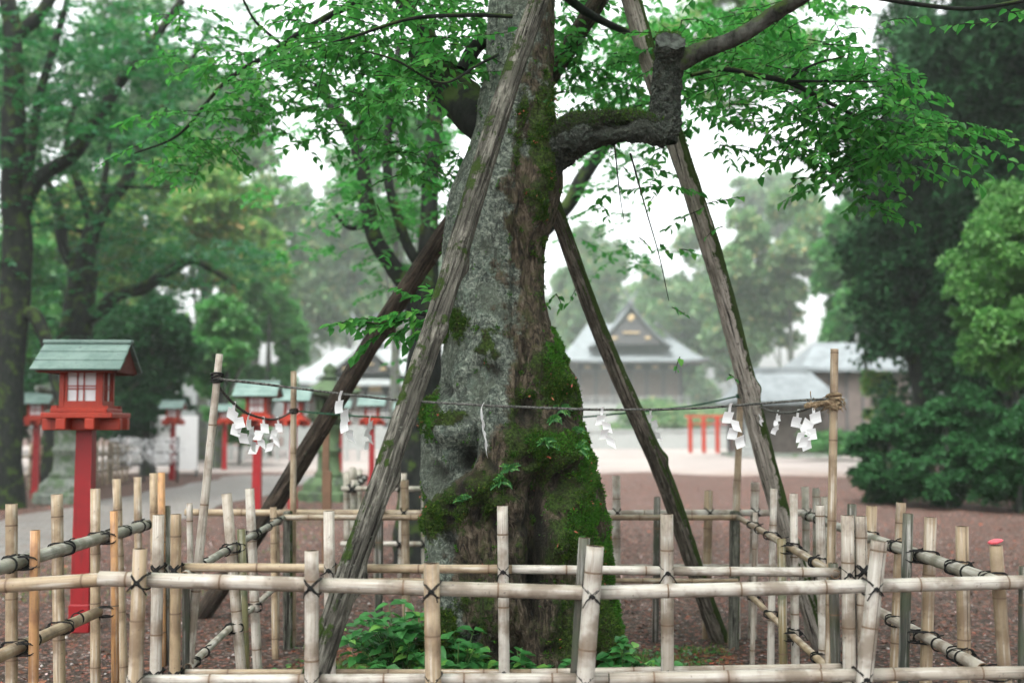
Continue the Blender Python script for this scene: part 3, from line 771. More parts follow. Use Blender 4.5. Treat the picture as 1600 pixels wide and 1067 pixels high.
for px, py, lab in FERN:
    p, nrm_ = surf(px, py)
    root = thing('fern', p, lab, 'fern', 'ferns growing on the old trunk')
    L = Leaves()
    for k in range(7):
        d = (nrm_ * .7 + V((R.uniform(-1, 1), R.uniform(-.3, .1), R.uniform(-.2, 1)))).normalized()
        st = p.copy(); ln = R.uniform(.05, .095)
        for j in range(7):
            q = st + d * ln * j / 7 + V((0, 0, -.03 * (j / 7) ** 2)); s_ = d.cross(V((0, -1, 0))).normalized()
            for sg in (-1, 1): L.put(q, d * .7 + s_ * sg, V((0, -1, .3)), .026 * (1 - .07 * j), .007)
    L.build('fronds', M_['leaf_plant'], root, False, p)

# ================================================================== support poles
def rough_pole(p0, p1, r0, r1, mat, name, label, seed, knots=(), bend=.03):
    """a debarked log built along its own z axis"""
    p0, p1 = V(p0), V(p1); L = (p1 - p0).length
    q = (p1 - p0).to_track_quat('Z', 'Y')
    nz, nt = int(L * 55), 40
    z = np.linspace(0, L, nz); th = np.linspace(0, 2 * np.pi, nt, endpoint=False)
    Z, T = np.meshgrid(z, th, indexing='ij'); t = Z / L
    r = r0 + (r1 - r0) * t
    q3 = np.stack([np.cos(T) * 2.2, np.sin(T) * 2.2, Z * 1.3], -1).reshape(-1, 3)
    q4 = np.stack([np.cos(T) * 6, np.sin(T) * 6, Z * 1.6], -1).reshape(-1, 3)
    q5 = np.stack([np.cos(T) * 6, np.sin(T) * 6, Z * 14], -1).reshape(-1, 3)
    f = fbm(q3, seed, 3).reshape(Z.shape); g = fbm(q4, seed + 3, 3).reshape(Z.shape); h = fbm(q5, seed + 5, 3).reshape(Z.shape)
    r = r * (1 + .13 * f + .16 * g - .10 * np.abs(g) + .05 * h)
    for zk, tk, a in knots:
        dt = np.angle(np.exp(1j * (T - tk)))
        r = r + a * np.exp(-((Z - zk) / .05) ** 2 - (dt / .35) ** 2)
    bx_ = bend * np.sin(t * 5.5 + seed) * np.sin(np.pi * t); by_ = bend * .6 * np.sin(t * 8 + seed * 2) * np.sin(np.pi * t)
    P = np.stack([r * np.cos(T) + bx_, r * np.sin(T) + by_, Z], -1).reshape(-1, 3)
    i = np.arange(nz - 1)[:, None] * nt; k = np.arange(nt)[None]; l = (k + 1) % nt
    F = [tuple(x) for x in np.stack([i + k, i + l, i + nt + l, i + nt + k], -1).reshape(-1, 4)]
    b = MB().add(P, F, 0, True); b.add(P[-nt:], [tuple(range(nt))]); b.add(P[:nt], [tuple(range(nt))[::-1]])
    o = b.build(name, mat); o.rotation_mode = 'QUATERNION'; o.rotation_quaternion = q; o.location = p0
    return tag(o, label, 'support pole', 'wooden props holding up the old tree')
def ext(a, b, z):
    t = (z - a.z) / (b.z - a.z); return a + (b - a) * t
a, b = at(507, 1010, 4.68), at(853, -30, 5.68)
rough_pole(ext(a, b, -.1), b, .052, .052, M_['pole_grey'], 'support_pole', 'weathered grey leaning log crossing in front of the old trunk, foot by the front fence', 3, [(1.5, 4.4, .03), (2.2, 3.2, .03), (2.55, 4.5, .03), (1.05, 4.0, .035)])
a, b = at(325, 945, 9.0), at(948, -20, 6.95)
rough_pole(ext(a, b, -.1), b, .074, .054, M_['pole_dark'], 'support_pole', 'dark leaning log passing behind the old trunk to the left back fence corner', 8, [(2.2, .3, .05), (3.0, 5.5, .04)])
a, b = at(1122, 990, 8.02), at(858, 300, 6.75)
rough_pole(ext(a, b, -.1), b, .066, .044, M_['pole_mossy'], 'support_pole', 'dark mossy leaning log just right of the old trunk', 12, [(1.6, .3, .03)])
a, b = at(1270, 960, 7.72), at(975, -40, 6.5)
rough_pole(ext(a, b, -.1), b, .064, .058, M_['pole_pale'], 'support_pole', 'pale leaning log with a mossy right side passing behind the sawn limb', 17, [(2.0, .2, .03)])

# ================================================================== bamboo
def bamboo(name, p0, p1, r0, r1, mat, parent=None, gap=.30, crack=None, bend=0., seg=18, open_top=True, off=V((0, 0, 0)), phase=None, bands=False):
    p0, p1 = V(p0) - off, V(p1) - off; L = (p1 - p0).length; q = (p1 - p0).to_track_quat('Z', 'Y')
    th = [2 * math.pi * k / seg for k in range(seg)]
    if crack is not None:
        ck = crack - q.to_euler().z if False else crack
        th = sorted([t for t in th if abs(math.atan2(math.sin(t - ck), math.cos(t - ck))) > .12] + [(ck - .05) % (2 * math.pi), (ck + .05) % (2 * math.pi)])
    ph = R.uniform(.1, gap) if phase is None else phase
    nodes = []
    z = ph
    while z < L - .015: nodes.append(z); z += gap * R.uniform(.85, 1.18)
    rows = [(0, 1, 0, 0)]
    for zn in nodes:
        for dz, rr, nd, mi in ((-.05, 1.0, 0, 0), (-.012, 1.01, .8, 0), (-.004, 1.055, 1, 1), (.003, .985, 1, 0), (.010, 1.035, .9, 0), (.05, 1.0, 0, 0)):
            if 0 < zn + dz < L - .002: rows.append((zn + dz, rr, nd, mi))
    rows.append((L, 1, .5, 0)); rows.sort()
    sg = R.uniform(-1, 1)
    vs = []; nda = []; sft = R.uniform(0, 6)
    for (z, rr, nd, mi) in rows:
        t = z / L; r = (r0 + (r1 - r0) * t) * rr
        bx_ = bend * math.sin(t * math.pi) * sg + bend * .4 * math.sin(t * 9 + sft)
        for a in th: vs.append((r * math.cos(a) + bx_, r * math.sin(a), z)); nda.append(nd)
    n = len(th); fs = []; ms = []
    for i in range(len(rows) - 1):
        for k in range(n):
            l = (k + 1) % n
            fs.append((i * n + k, i * n + l, (i + 1) * n + l, (i + 1) * n + k))
            w = (th[l] - th[k]) % (2 * math.pi)
            ms.append(3 if (crack is not None and w < .11) else (1 if rows[i][3] else 0))
    # open sawn end(s)
    def endcap(i0, sgn, zc):
        nonlocal vs, fs, ms, nda
        o = len(vs); rr = r1 if sgn > 0 else r0
        cxb = sum(vs[i0 + k][0] for k in range(n)) / n
        for a in th: vs.append((rr * .80 * math.cos(a) + cxb, rr * .80 * math.sin(a), zc)); nda.append(.5)
        for a in th: vs.append((rr * .76 * math.cos(a) + cxb, rr * .76 * math.sin(a), zc - sgn * .035)); nda.append(.5)
        for k in range(n):
            l = (k + 1) % n
            f1 = (i0 + k, i0 + l, o + l, o + k); f2 = (o + k, o + l, o + n + l, o + n + k)
            fs += [f1 if sgn > 0 else f1[::-1], f2 if sgn > 0 else f2[::-1]]; ms += [2, 4]
        f3 = tuple(o + n + k for k in range(n)); fs.append(f3 if sgn > 0 else f3[::-1]); ms.append(4)
    endcap((len(rows) - 1) * n, 1, L); endcap(0, -1, 0)
    me = bpy.data.meshes.new(name); me.from_pydata(vs, [], fs)
    for mm in (mat, M_['node'], M_['cut'], M_['crack'], M_['hollow']): me.materials.append(mm)
    me.polygons.foreach_set('material_index', ms); me.polygons.foreach_set('use_smooth', [x in (0, 1) for x in ms])
    A = me.attributes.new('nd', 'FLOAT', 'POINT'); A.data.foreach_set('value', nda); me.update()
    o = bpy.data.objects.new(name, me); o.rotation_mode = 'QUATERNION'; o.rotation_quaternion = q; o.location = p0
    return link(o, parent)

def lash(c, ap, ar, rp, rr, parent, off, name='cord_tie', ring=False, th=.0024, seed=0, mat=None):
    """black cord wound round a crossing: axes ap (post) and ar (rail), radii rp, rr; c = middle of the crossing"""
    ap, ar = V(ap).normalized(), V(ar).normalized(); n = ap.cross(ar).normalized(); b = MB(); c = V(c) - off
    loops = [(ap + ar), (ap - ar)] if not ring else [ap]
    hn = (rp + rr) + th * .8
    for d0 in loops:
        d = d0.normalized() if not ring else ap
        hd = math.hypot(rp, rr) * 1.03 if not ring else rp + th * .6
        for rep in range(2):
            sh = (ap - ar if d0 == loops[0] else ap + ar).normalized() * (rep - .5) * th * 2.1
            pts = []
            for k in range(26):
                a = 2 * math.pi * k / 26
                cx_ = math.copysign(abs(math.cos(a)) ** .62, math.cos(a)); sx_ = math.copysign(abs(math.sin(a)) ** .62, math.sin(a))
                pts.append(c + d * cx_ * hd + n * sx_ * hn + sh + V((R.uniform(-1, 1), R.uniform(-1, 1), R.uniform(-1, 1))) * .0012)
            b.tube(pts, th, 5, closed=True)
    f = n if n.y < 0 else -n
    k0 = c + f * (hn + .003)
    b.tube([k0 + V((-.010, 0, -.004)), k0 + V((0, -.004, .006)), k0 + V((.010, 0, -.002)), k0 + V((.002, -.004, -.008)), k0 + V((-.008, -.002, .006))], .0045, 5)
    for sgn in (-1, 1):
        b.tube([k0, k0 + V((sgn * .018, -.004, -.012)), k0 + V((sgn * R.uniform(.022, .04), -.004, -R.uniform(.02, .045)))], .0028, 5)
    return b.build(name, mat or M_['cord'], parent)

def band(c, axis, r, parent, off, n=2):
    """cord ring round one rail"""
    axis = V(axis).normalized(); u = axis.cross(V((0, 0, 1))).normalized(); w = axis.cross(u); b = MB(); c = V(c) - off
    for j in range(n):
        b.tube([c + axis * (j - .5) * .007 + (u * math.cos(a) + w * math.sin(a)) * (r + .003) for a in [2 * math.pi * k / 18 for k in range(18)]], .0034, 5, closed=True)
    b.tube([c + w * -(r + .004), c + w * -(r + .012) + u * .012, c + w * -(r + .016) + u * .03], .003, 4)
    return b.build('cord_ring', M_['cord'], parent)

HI, LO = .88, .50
class Fence:
    def __init__(s, root): s.root = root; s.o = V(root.location)
    def post(s, px, py, px2, py2, Y, w, mat='bam_white', crack=None, gap=.3, zb=-.04, lab=None, name='post'):
        a, b = at(px2, py2, Y), at(px, py, Y)
        foot = ext(a, b, zb)
        r = w * .94 / 2 / FPX * Y
        o = bamboo(name, foot, b, r * 1.02, r, M_[mat], s.root, gap, crack, .0, off=s.o)
        if lab: o['label'] = lab
        return o, foot, b, r
    def rail(s, p0, p1, r, mat='bam_white', bend=.008, gap=.3):
        bamboo('rail', p0, p1, r, r * .96, M_[mat], s.root, gap, None, bend, off=s.o)
    def tie_at(s, post, rail0, rail1, rr):
        o, foot, top, rp = post
        ar = (rail1 - rail0); ap = top - foot
        # closest points of the two axes
        n = ap.cross(ar); d = rail0 - foot
        t1 = d.cross(ar).dot(n) / n.length_squared; t2 = d.cross(ap).dot(n) / n.length_squared
        if -.1 < t2 < 1.1:
            a = foot + ap * t1; b = rail0 + ar * t2
            lash((a + b) / 2, ap, ar, rp, rr, s.root, s.o)

def row_y(px, xline):     # depth at which direction px meets the line x=xline(Y)
    u = (px - 800) / FPX; Y = 6
    for _ in range(20): Y = xline(Y) / u * .998
    return Y

# -------- outer fence: x -2.2..2, y 4.43..8.1
fo = Fence(thing('bamboo_fence', (0, 4.5, 0), 'large outer square fence of thick bamboo posts and rails around the old tree', 'fence', 'bamboo fences round the old tree'))
YR = 4.46
rr = .030
pts = [(-30, 917), (160, 905), (300, 908), (480, 911), (640, 921), (800, 923), (920, 926), (1040, 921), (1200, 914), (1372, 911), (1500, 912), (1600, 909)]
w0 = [at(x, y, YR) for x, y in pts]
# the long top rail is three canes end to end
rails_of = []
for (i0, i1, r_) in ((0, 1, .0265), (1, 6, .0285), (6, 11, .0265)):
    A, B = w0[i0], w0[i1]
    if i0 == 1: A = A + V((-.01, -.003, .004))
    bamboo('rail', A, B, r_, r_ * .97, M_['bam_white' if i0 else 'bam_tan'], fo.root, .31, None, .006, off=fo.o)
    rails_of.append((A, B, r_))
PL0, PL1 = at(200, 1062, YR), at(950, 1060, YR)
PL2, PL3 = at(950, 1058, YR), at(1602, 1050, YR)
bamboo('rail', PL0, PL1, .020, .022, M_['bam_white'], fo.root, .33, off=fo.o); bamboo('rail', PL1 + V((.004, 0, 0)), PL3, .025, .024, M_['bam_white'], fo.root, .30, off=fo.o)
YP = YR - .062
for px, py, px2, py2, w, mt, ck in [(219, 857, 211, 1067, 23, 'bam_tan', None), (487, 860, 487, 1067, 23, 'bam_white', 4.9), (674, 880, 677, 1067, 26, 'bam_tan', None), (930, 853, 914, 1067, 29, 'bam_white', None), (1374, 845, 1350, 1067, 26, 'bam_white', 3.55)]:
    P = fo.post(px, py, px2, py2, YP, w, mt, ck, .27)
    for A, B, r_ in rails_of: 
        if A.x - .02 < P[2].x < B.x - .02: fo.tie_at(P, A, B, r_)
    fo.tie_at(P, PL0 if px < 940 else PL2, PL1 if px < 940 else PL3, .026)
# stakes right behind the rail
P = fo.post(913, 840, 899, 1067, YR + .055, 19, 'bam_dark', zb=-.05, lab='blackened stake behind the rail', name='stake')
P = fo.post(1600, 884, 1598, 1060, YR + .055, 16, 'bam_dark', zb=-.05, name='stake')
# left side
xl = lambda Y: -2.17 - .016 * (Y - 4.4)
def side_pt(px, z, xf): 
    Y = row_y(px, xf); return V((xf(Y), Y, z))
def side_rail(f, xf, Y0, Y1, z0, z1, r, mat='bam_white', gap=.3):
    A, B = V((xf(Y0), Y0, z0)), V((xf(Y1), Y1, z1)); f.rail(A, B, r, mat, .004, gap); return A, B
La = side_rail(fo, xl, 4.4, 7.05, .885, .885, .031, 'bam_grey', .26); Lb = side_rail(fo, xl, 4.4, 6.2, .52, .50, .029, 'bam_tan', .26)
xpl = lambda Y: xl(Y) - .068
for px, py, px2, py2, w, mt, ck in [(18, 787, 18, 1067, 19, 'bam_tan', None), (89, 772, 93, 1067, 19, 'bam_tan', None), (149, 763, 149, 1045, 16, 'bam_tan', 4.6), (182, 748, 192, 1020, 14, 'bam_tan', None), (215, 745, 217, 1000, 12.5, 'bam_tan', None), (240, 739, 243, 960, 13.5, 'bam_tan', None)]:
    Y = row_y(px, xpl)
    P = fo.post(px, py, px2, py2, Y, w, mt, ck, .3)
    fo.tie_at(P, *La, .031); 
    if Y < 6.2: fo.tie_at(P, *Lb, .029)
for px, py, px2, py2, w in [(55, 828, 52, 1067, 16), (178, 798, 180, 1045, 12.5)]:
    xs = lambda Y: xl(Y) + .052
    P = fo.post(px, py, px2, py2, row_y(px, xs), w, 'bam_orange', gap=.6, lab='orange brown stake', name='stake'); fo.tie_at(P, *La, .031); fo.tie_at(P, *Lb, .029)
P = fo.post(252, 738, 253, 960, 7.25, 12, 'bam_orange', gap=.6, name='stake')
P = fo.post(262, 790, 262, 990, 7.3, 10, 'bam_dark', gap=.6, name='stake')
for y in (4.75, 5.05, 5.75, 6.35, 6.9): band(V((xl(y), y, .885)), (0, 1, 0), .031, fo.root, fo.o)
for y in (4.9, 5.35, 5.9): band(V((xl(y), y, .512)), (0, 1, 0), .029, fo.root, fo.o)
# right side
xr_ = lambda Y: 1.90 + .03 * (Y - 4.4)
Ra = side_rail(fo, xr_, 4.55, 8.0, .875, .87, .027, 'bam_grey', .3); Rb = side_rail(fo, xr_, 4.75, 8.0, .505, .49, .026, 'bam_white', .3)
xpr = lambda Y: xr_(Y) + .06
for px, py, px2, py2, w, mt, ck in [(1275, 762, 1277, 960, 12, 'bam_grey', None), (1288, 776, 1289, 965, 11, 'bam_grey', None), (1362, 790, 1355, 1000, 18, 'bam_tan', None), (1408, 785, 1398, 1040, 16, 'bam_tan', 4.0), (1454, 808, 1447, 1045, 20, 'bam_tan', None), (1503, 822, 1507, 1067, 21, 'bam_tan', 3.4), (1556, 852, 1571, 1067, 21, 'bam_tan', 3.5)]:
    Y = row_y(px, xpr); P = fo.post(px, py, px2, py2, Y, w, mt, ck, .3); fo.tie_at(P, *Ra, .027); fo.tie_at(P, *Rb, .026)
    if px == 1556: top_pink = P[2]
xsr = lambda Y: xr_(Y) - .045
P = fo.post(1419, 802, 1412, 1045, row_y(1419, xsr), 17, 'bam_dark', gap=.5, lab='dark green mossy stake', name='stake'); fo.tie_at(P, *Ra, .027); fo.tie_at(P, *Rb, .026)
P = fo.post(1331, 787, 1331, 1000, row_y(1331, xsr), 15, 'bam_dark', gap=.5, name='stake'); fo.tie_at(P, *Ra, .027)
for y in (4.9, 5.5, 5.9, 6.6): band(V((xr_(y), y, .873)), (0, 1, 0), .027, fo.root, fo.o)
for y in (5.0, 5.3, 5.7): band(V((xr_(y), y, .50)), (0, 1, 0), .026, fo.root, fo.o)
# back side
YB = 8.1
for z, r_ in ((.868, .024), (.49, .027)):
    A, B = V((-2.28, YB, z + .01)), V((.1, YB, z)); C_ = V((2.1, YB, z + .008))
    fo.rail(A, B, r_, 'bam_tan' if r_ < .025 else 'bam_grey'); fo.rail(B, C_, r_, 'bam_white')
    if z > .8: BA = (A, C_)
for px, py, px2, py2, w, mt in [(431, 800, 432, 1003, 12, 'bam_tan'), (632, 750, 634, 905, 13.5, 'bam_tan'), (963, 743, 964, 975, 13, 'bam_white'), (1107, 766, 1104, 980, 14, 'bam_tan'), (1150, 752, 1152, 990, 10, 'bam_white'), (1180, 753, 1175, 1000, 13.5, 'bam_white'), (1258, 760, 1262, 980, 12, 'bam_grey')]:
    P = fo.post(px, py, px2, py2, YB + .055, w, mt, 4.4 if px == 1107 else None, .3); fo.tie_at(P, *BA, .024)
P = fo.post(593, 716, 592, 960, YB - .05, 13, 'bam_dark', gap=.5, lab='dark green stake left of the trunk', name='stake')
P = fo.post(1027, 776, 1024, 990, YB - .05, 11, 'bam_dark', gap=.5, name='stake')

# -------- inner fence
fi = Fence(thing('bamboo_fence', (0, 4.95, 0), 'smaller inner square fence of slim pale bamboo just around the roots of the old tree', 'fence', 'bamboo fences round the old tree'))
YI = 4.92; ri = .0185
I0, I1, I2 = at(286, 886, YI), at(800, 889, YI), at(1314, 894, YI)
bamboo('rail', I0, I1, ri, ri, M_['bam_tan'], fi.root, .33, None, .004, off=fi.o); bamboo('rail', I1, I2, ri, ri * 1.08, M_['bam_white'], fi.root, .33, None, .004, off=fi.o)
J0, J1, J2 = at(290, 1050, YI), at(830, 1050, YI), at(1320, 1042, YI)
bamboo('rail', J0, J1, .014, .014, M_['bam_tan'], fi.root, .36, off=fi.o); bamboo('rail', J1, J2, .015, .017, M_['bam_white'], fi.root, .36, off=fi.o)
YQ = YI - .048
for px, py, px2, py2, w, mt, ck in [(248, 804, 243, 1067, 19, 'bam_white', None), (275, 803, 273, 1067, 17.5, 'bam_tan', 3.9), (514, 798, 516, 1060, 18, 'bam_white', None), (785, 790, 788, 1058, 18, 'bam_white', 3.7), (1042, 803, 1043, 1055, 21, 'bam_white', None), (1324, 805, 1327, 1050, 21, 'bam_white', None), (1345, 806, 1350, 1050, 19, 'bam_white', 3.6)]:
    P = fi.post(px, py, px2, py2, YQ, w, mt, ck, .29)
    if 300 < px < 1330: fi.tie_at(P, I0, I2, ri); fi.tie_at(P, J0, J2, .015)
    else:
        ap = P[2] - P[1]
        for z in (.885, .45):
            c = P[1] + ap * ((z - P[1].z) / ap.z); lash(c + V((0, .02, 0)), ap, (1, 0, .1), P[3], .02, fi.root, fi.o, th=.004)
P = fi.post(291, 880, 290, 1067, YI + .045, 12, 'bam_dark', gap=.6, name='stake'); P = fi.post(1302, 879, 1306, 1045, YI + .045, 16, 'bam_dark', gap=.6, name='stake')
xi = lambda Y: -1.37 - .054 * (Y - 4.92)
Sa = side_rail(fi, xi, 4.86, 7.72, .865, .87, .019, 'bam_grey', .28); Sb = side_rail(fi, xi, 4.95, 7.6, .47, .455, .0175, 'bam_grey', .28)
xp = lambda Y: xi(Y) - .045
for px, py, px2, py2, w, mt in [(296, 786, 300, 1040, 10, 'bam_white'), (354, 771, 379, 1067, 17, 'bam_white'), (390, 763, 402, 1035, 15, 'bam_white'), (427, 792, 430, 1003, 11, 'bam_tan')]:
    P = fi.post(px, py, px2, py2, row_y(px, xp), w, mt, None, .3); fi.tie_at(P, *Sa, .019); fi.tie_at(P, *Sb, .0175)
P = fi.post(377, 826, 384, 1062, row_y(379, lambda Y: xi(Y) + .034), 14, 'bam_green', gap=.6, lab='split green brown stake', name='stake'); fi.tie_at(P, *Sa, .019); fi.tie_at(P, *Sb, .0175)
for y in (5.2, 5.75, 6.6, 7.1): band(V((xi(y), y, .866)), (0, 1, 0), .019, fi.root, fi.o)
for y in (5.3, 6.3): band(V((xi(y), y, .465)), (0, 1, 0), .018, fi.root, fi.o)
xj = lambda Y: 1.36 + .052 * (Y - 4.92)
Ta = side_rail(fi, xj, 4.9, 7.72, .865, .872, .019, 'bam_tan', .28); Tb = side_rail(fi, xj, 4.95, 7.5, .44, .43, .0175, 'bam_tan', .28)
xq = lambda Y: xj(Y) + .043
for px, py, px2, py2, w, mt in [(1180, 800, 1176, 1000, 8, 'bam_white'), (1209, 763, 1204, 1045, 11.5, 'bam_white'), (1240, 771, 1243, 1045, 13, 'bam_white'), (1281, 789, 1287, 1045, 15, 'bam_white')]:
    P = fi.post(px, py, px2, py2, row_y(px, xq), w, mt, None, .3); fi.tie_at(P, *Ta, .019); fi.tie_at(P, *Tb, .0175)
P = fi.post(1221, 841, 1224, 1045, row_y(1222, lambda Y: xj(Y) - .034), 14, 'bam_green', gap=.6, lab='mossy brown stake', name='stake'); fi.tie_at(P, *Ta, .019); fi.tie_at(P, *Tb, .0175)
for y in (5.3, 6.1, 6.9): band(V((xj(y), y, .868)), (0, 1, 0), .019, fi.root, fi.o)
YK = 7.74
for z, r_ in ((.872, .019), (.455, .016)):
    A, B = V((-1.52, YK, z)), V((0, YK, z)); C_ = V((1.5, YK, z)); fi.rail(A, B, r_, 'bam_tan'); fi.rail(B, C_, r_, 'bam_tan')
for px, py, px2, py2, w in [(447, 799, 447, 999, 13), (1151, 799, 1149, 1008, 14.5)]:
    a, b = at(px2, py2, YK), at(px, py, YK); a = ext(a, b, -.05); rough = MB()
    r_ = w / 2 / FPX * YK
    rough.box(V((0, 0, (b - a).length / 2)), (r_ * 2, r_ * 2, (b - a).length), bev=.008)
    o = rough.build('corner_stake', M_['stake_grey'], fi.root); o.rotation_mode = 'QUATERNION'; o.rotation_quaternion = (b - a).to_track_quat('Z', 'Y'); o.location = a - fi.o + V((0, .06, 0))

# pink thing on a post
b = MB(); vs = []; n = 16
for i in range(7):
    t = i / 6; rad = .026 * math.sin(math.pi * (t * .9 + .08)) ** .6
    for k in range(n):
        a_ = 2 * math.pi * k / n; vs.append((-.03 + .06 * t, rad * .9 * math.cos(a_) * (1 + .1 * math.sin(3 * a_ + i)), .007 + .010 * t + rad * .42 * math.sin(a_)))
b.add(vs, [(i * n + k, i * n + (k + 1) % n, (i + 1) * n + (k + 1) % n, (i + 1) * n + k) for i in range(6) for k in range(n)] + [tuple(range(n))[::-1], tuple(6 * n + k for k in range(n))], 0, True)
o = b.build('petal_clump', M_['pink'], loc=top_pink + V((0, 0, .004))); tag(o, 'crumpled pink petal clump lying on a bamboo post top at the far right', 'petals')

# -------- four slender poles that carry the rope
SP = {}
for key, px, py, px2, py2, Y, w0_, w1_, lab in [('fl', 343, 553, 298, 1000, 4.99, 17, 11, 'slender whitish bamboo pole leaning right, front left, rope tied near its top'), ('fr', 1304, 545, 1297, 1000, 5.0, 16, 12, 'slender straight tan bamboo pole, front right, with frayed straw knot'),
                                       ('bl', 459, 580, 457, 1000, 7.9, 11, 9, 'slender tan bamboo pole at the back left of the fence square'), ('br', 1158, 594, 1143, 1000, 7.9, 12, 10, 'slender bamboo pole at the back right, partly behind the pale log')]:
    a, b = at(px2, py2, Y), at(px, py, Y); a = ext(a, b, -.05)
    root = thing('bamboo_pole', V((a.x, a.y, 0)), lab, 'bamboo pole', 'slender bamboo poles carrying the paper streamer rope')
    of = V((a.x, a.y, 0)); bamboo('cane', a, b, w0_ / 2 / FPX * Y, w1_ / 2 / FPX * Y, M_['bam_tan' if key != 'fl' else 'bam_white'], root, .34, off=of)
    SP[key] = (a, b)
def on(key, py, Y):
    a, b = SP[key]; z = at(800, py, Y).z; return ext(a, b, z)
def rope(name, pts, r, mat, label, strands=3, pitch=.028):
    S = spline([list(p) for p in pts], 40); L = 0; b = MB(); P = [V(s) for s in S]
    fine_ = []
    for i in range(len(P) - 1):
        k = max(1, int((P[i + 1] - P[i]).length / .0045))
        for j in range(k): fine_.append(P[i].lerp(P[i + 1], j / k))
    fine_.append(P[-1]); fr = frames(fine_)
    for s_ in range(strands):
        pp = []; L = 0
        for i, p in enumerate(fine_):
            if i: L += (fine_[i] - fine_[i - 1]).length
            a_ = 2 * math.pi * (L / pitch + s_ / strands); pp.append(p + (fr[i][1] * math.cos(a_) + fr[i][2] * math.sin(a_)) * r * .52)
        b.tube(pp, r * .56, 5)
    o = b.build(name, mat); return tag(o, label, 'rope', 'ropes strung between the slender poles')
pf = on('fl', 592, 4.99) + V((0, -.02, 0)); pr = on('fr', 624, 5.0) + V((-.01, -.02, 0))
F0 = [pf] + [at(x, y, Y) for x, y, Y in ((420, 601, 4.98), (540, 616, 4.97), (640, 626, 4.97), (755, 633, 4.97), (870, 638, 4.97), (960, 640, 4.97), (1080, 638, 4.97), (1180, 631, 4.97), (1260, 625, 4.98))] + [pr]
rope('rope', F0, .0062, M_['rope'], 'dark twisted rope sagging across the front of the old trunk')
pl0 = on('fl', 602, 4.99) + V((0, .02, 0)); pbl = on('bl', 642, 7.9)
G0 = [pl0, at(365, 630, 5.5), at(392, 648, 6.3), at(430, 655, 7.1), pbl + V((0, -.012, 0))]
rope('rope', G0, .0065, M_['rope'], 'dark rope drooping from front left pole to back left pole')
pbr = on('br', 618, 7.9)
H0 = [pbl + V((0, .015, 0)), at(560, 650, 7.9), at(690, 655, 7.9), at(850, 655, 7.9), at(970, 646, 7.9), at(1080, 634, 7.9), pbr]
rope('rope', H0, .0065, M_['rope_green'], 'greenish rope passing behind the old trunk between the back poles')
K0 = [pbr + V((0, -.015, 0)), at(1185, 634, 7.3), at(1208, 643, 6.6), at(1240, 644, 6.0), at(1275, 634, 5.4), on('fr', 632, 5.0) + V((0, .02, 0))]
rope('rope', K0, .0065, M_['rope'], 'rope drooping from back right pole to front right pole')
# knots belong to the poles
def knot(key, c, mat, r, wr, n=3, fray=False):
    root = [o for o in COL.objects if o.name.startswith('bamboo_pole')][['fl', 'fr', 'bl', 'br'].index(key)]; of = V(root.location); b = MB(); c = V(c) - of
    for j in range(n):
        z = (j - (n - 1) / 2) * wr * 1.9
        b.tube([c + V((math.cos(a_) * (r + wr), math.sin(a_) * (r + wr), z + wr * math.sin(a_ + j))) for a_ in [2 * math.pi * k / 16 for k in range(16)]], wr, 6, closed=True)
    if fray:
        for j in range(46):
            p = c + V((R.uniform(-.12, .02), -.02 + R.uniform(-.01, .01), R.uniform(-.02, .02) + .0)); d = V((R.uniform(-.5, .5), R.uniform(-.6, .1), R.uniform(-1, .3))).normalized()
            q_ = p + d * R.uniform(.015, .04); b.tube([p, p.lerp(q_, .5) + V((R.uniform(-.006, .006), 0, .004)), q_], .0022, 4)
        for j in range(3):
            b.tube([c + V((.0 - .13 * k / 10, -.022 + .008 * math.sin(k * 1.8 + j * 2.1), .006 * math.cos(k * 1.8 + j * 2.1) - .002 * k)) for k in range(11)], .008, 6)
        for j in range(60):
            a_ = R.uniform(0, 6.28); p = c + V((math.cos(a_) * .03, math.sin(a_) * .03, R.uniform(-.03, .03))); q_ = p + V((math.cos(a_), math.sin(a_), R.uniform(-1.6, .3))) * R.uniform(.01, .028); b.tube([p, q_], .0018, 3)
    b.build('rope_knot', mat, root)
knot('fl', on('fl', 590, 4.99), M_['cord'], .018, .005, 4); knot('fr', on('fr', 627, 5.0), M_['straw'], .02, .008, 4, True); knot('bl', pbl, M_['cord'], .022, .005, 3); knot('br', pbr, M_['rope_green'], .024, .005, 3)

# -------- folded paper streamers
def streamer(p, size, ang, lab, edge=0., flip=1):
    root = thing('paper_streamer', p, lab, 'paper streamer', 'white folded paper streamers hung on the ropes', ang)
    w = size * .25; h = size * .27
    def card(name, x0, z0, x1, z1, wd, y0, y1, skew):
        b = MB(); t = .0006
        vs = []
        for k in range(5):
            f = k / 4; x = x0 + (x1 - x0) * f; z = z0 + (z1 - z0) * f; y = y0 + (y1 - y0) * f + .006 * math.sin(f * 3)
            vs += [(x - wd / 2, y - t, z + skew), (x + wd / 2, y - t, z - skew), (x + wd / 2, y + t, z - skew), (x - wd / 2, y + t, z + skew)]
        fs = []
        for k in range(4):
            for j in range(4): fs.append((k * 4 + j, k * 4 + (j + 1) % 4, k * 4 + 4 + (j + 1) % 4, k * 4 + 4 + j))
        fs += [(3, 2, 1, 0), (16, 17, 18, 19)]
        b.add(vs, fs).build(name, M_['paper'], root)
    card('hanger', 0, .012, .002 * flip, -size * .2, size * .07, -.012, 0, 0)
    x = 0; z = -size * .15; y = -.006
    for k in range(4):
        dx = (-.12 if k % 2 else .06) * size * flip + R.uniform(-.02, .02) * size
        card('fold', x + dx * .4, z, x + dx * 1.1 - .015 * size, z - h, w * R.uniform(.85, 1.05), y, y + R.uniform(-.014, .014), R.uniform(-.05, .09) * size)
        x += -.05 * size * flip; z -= h * .74; y -= .004
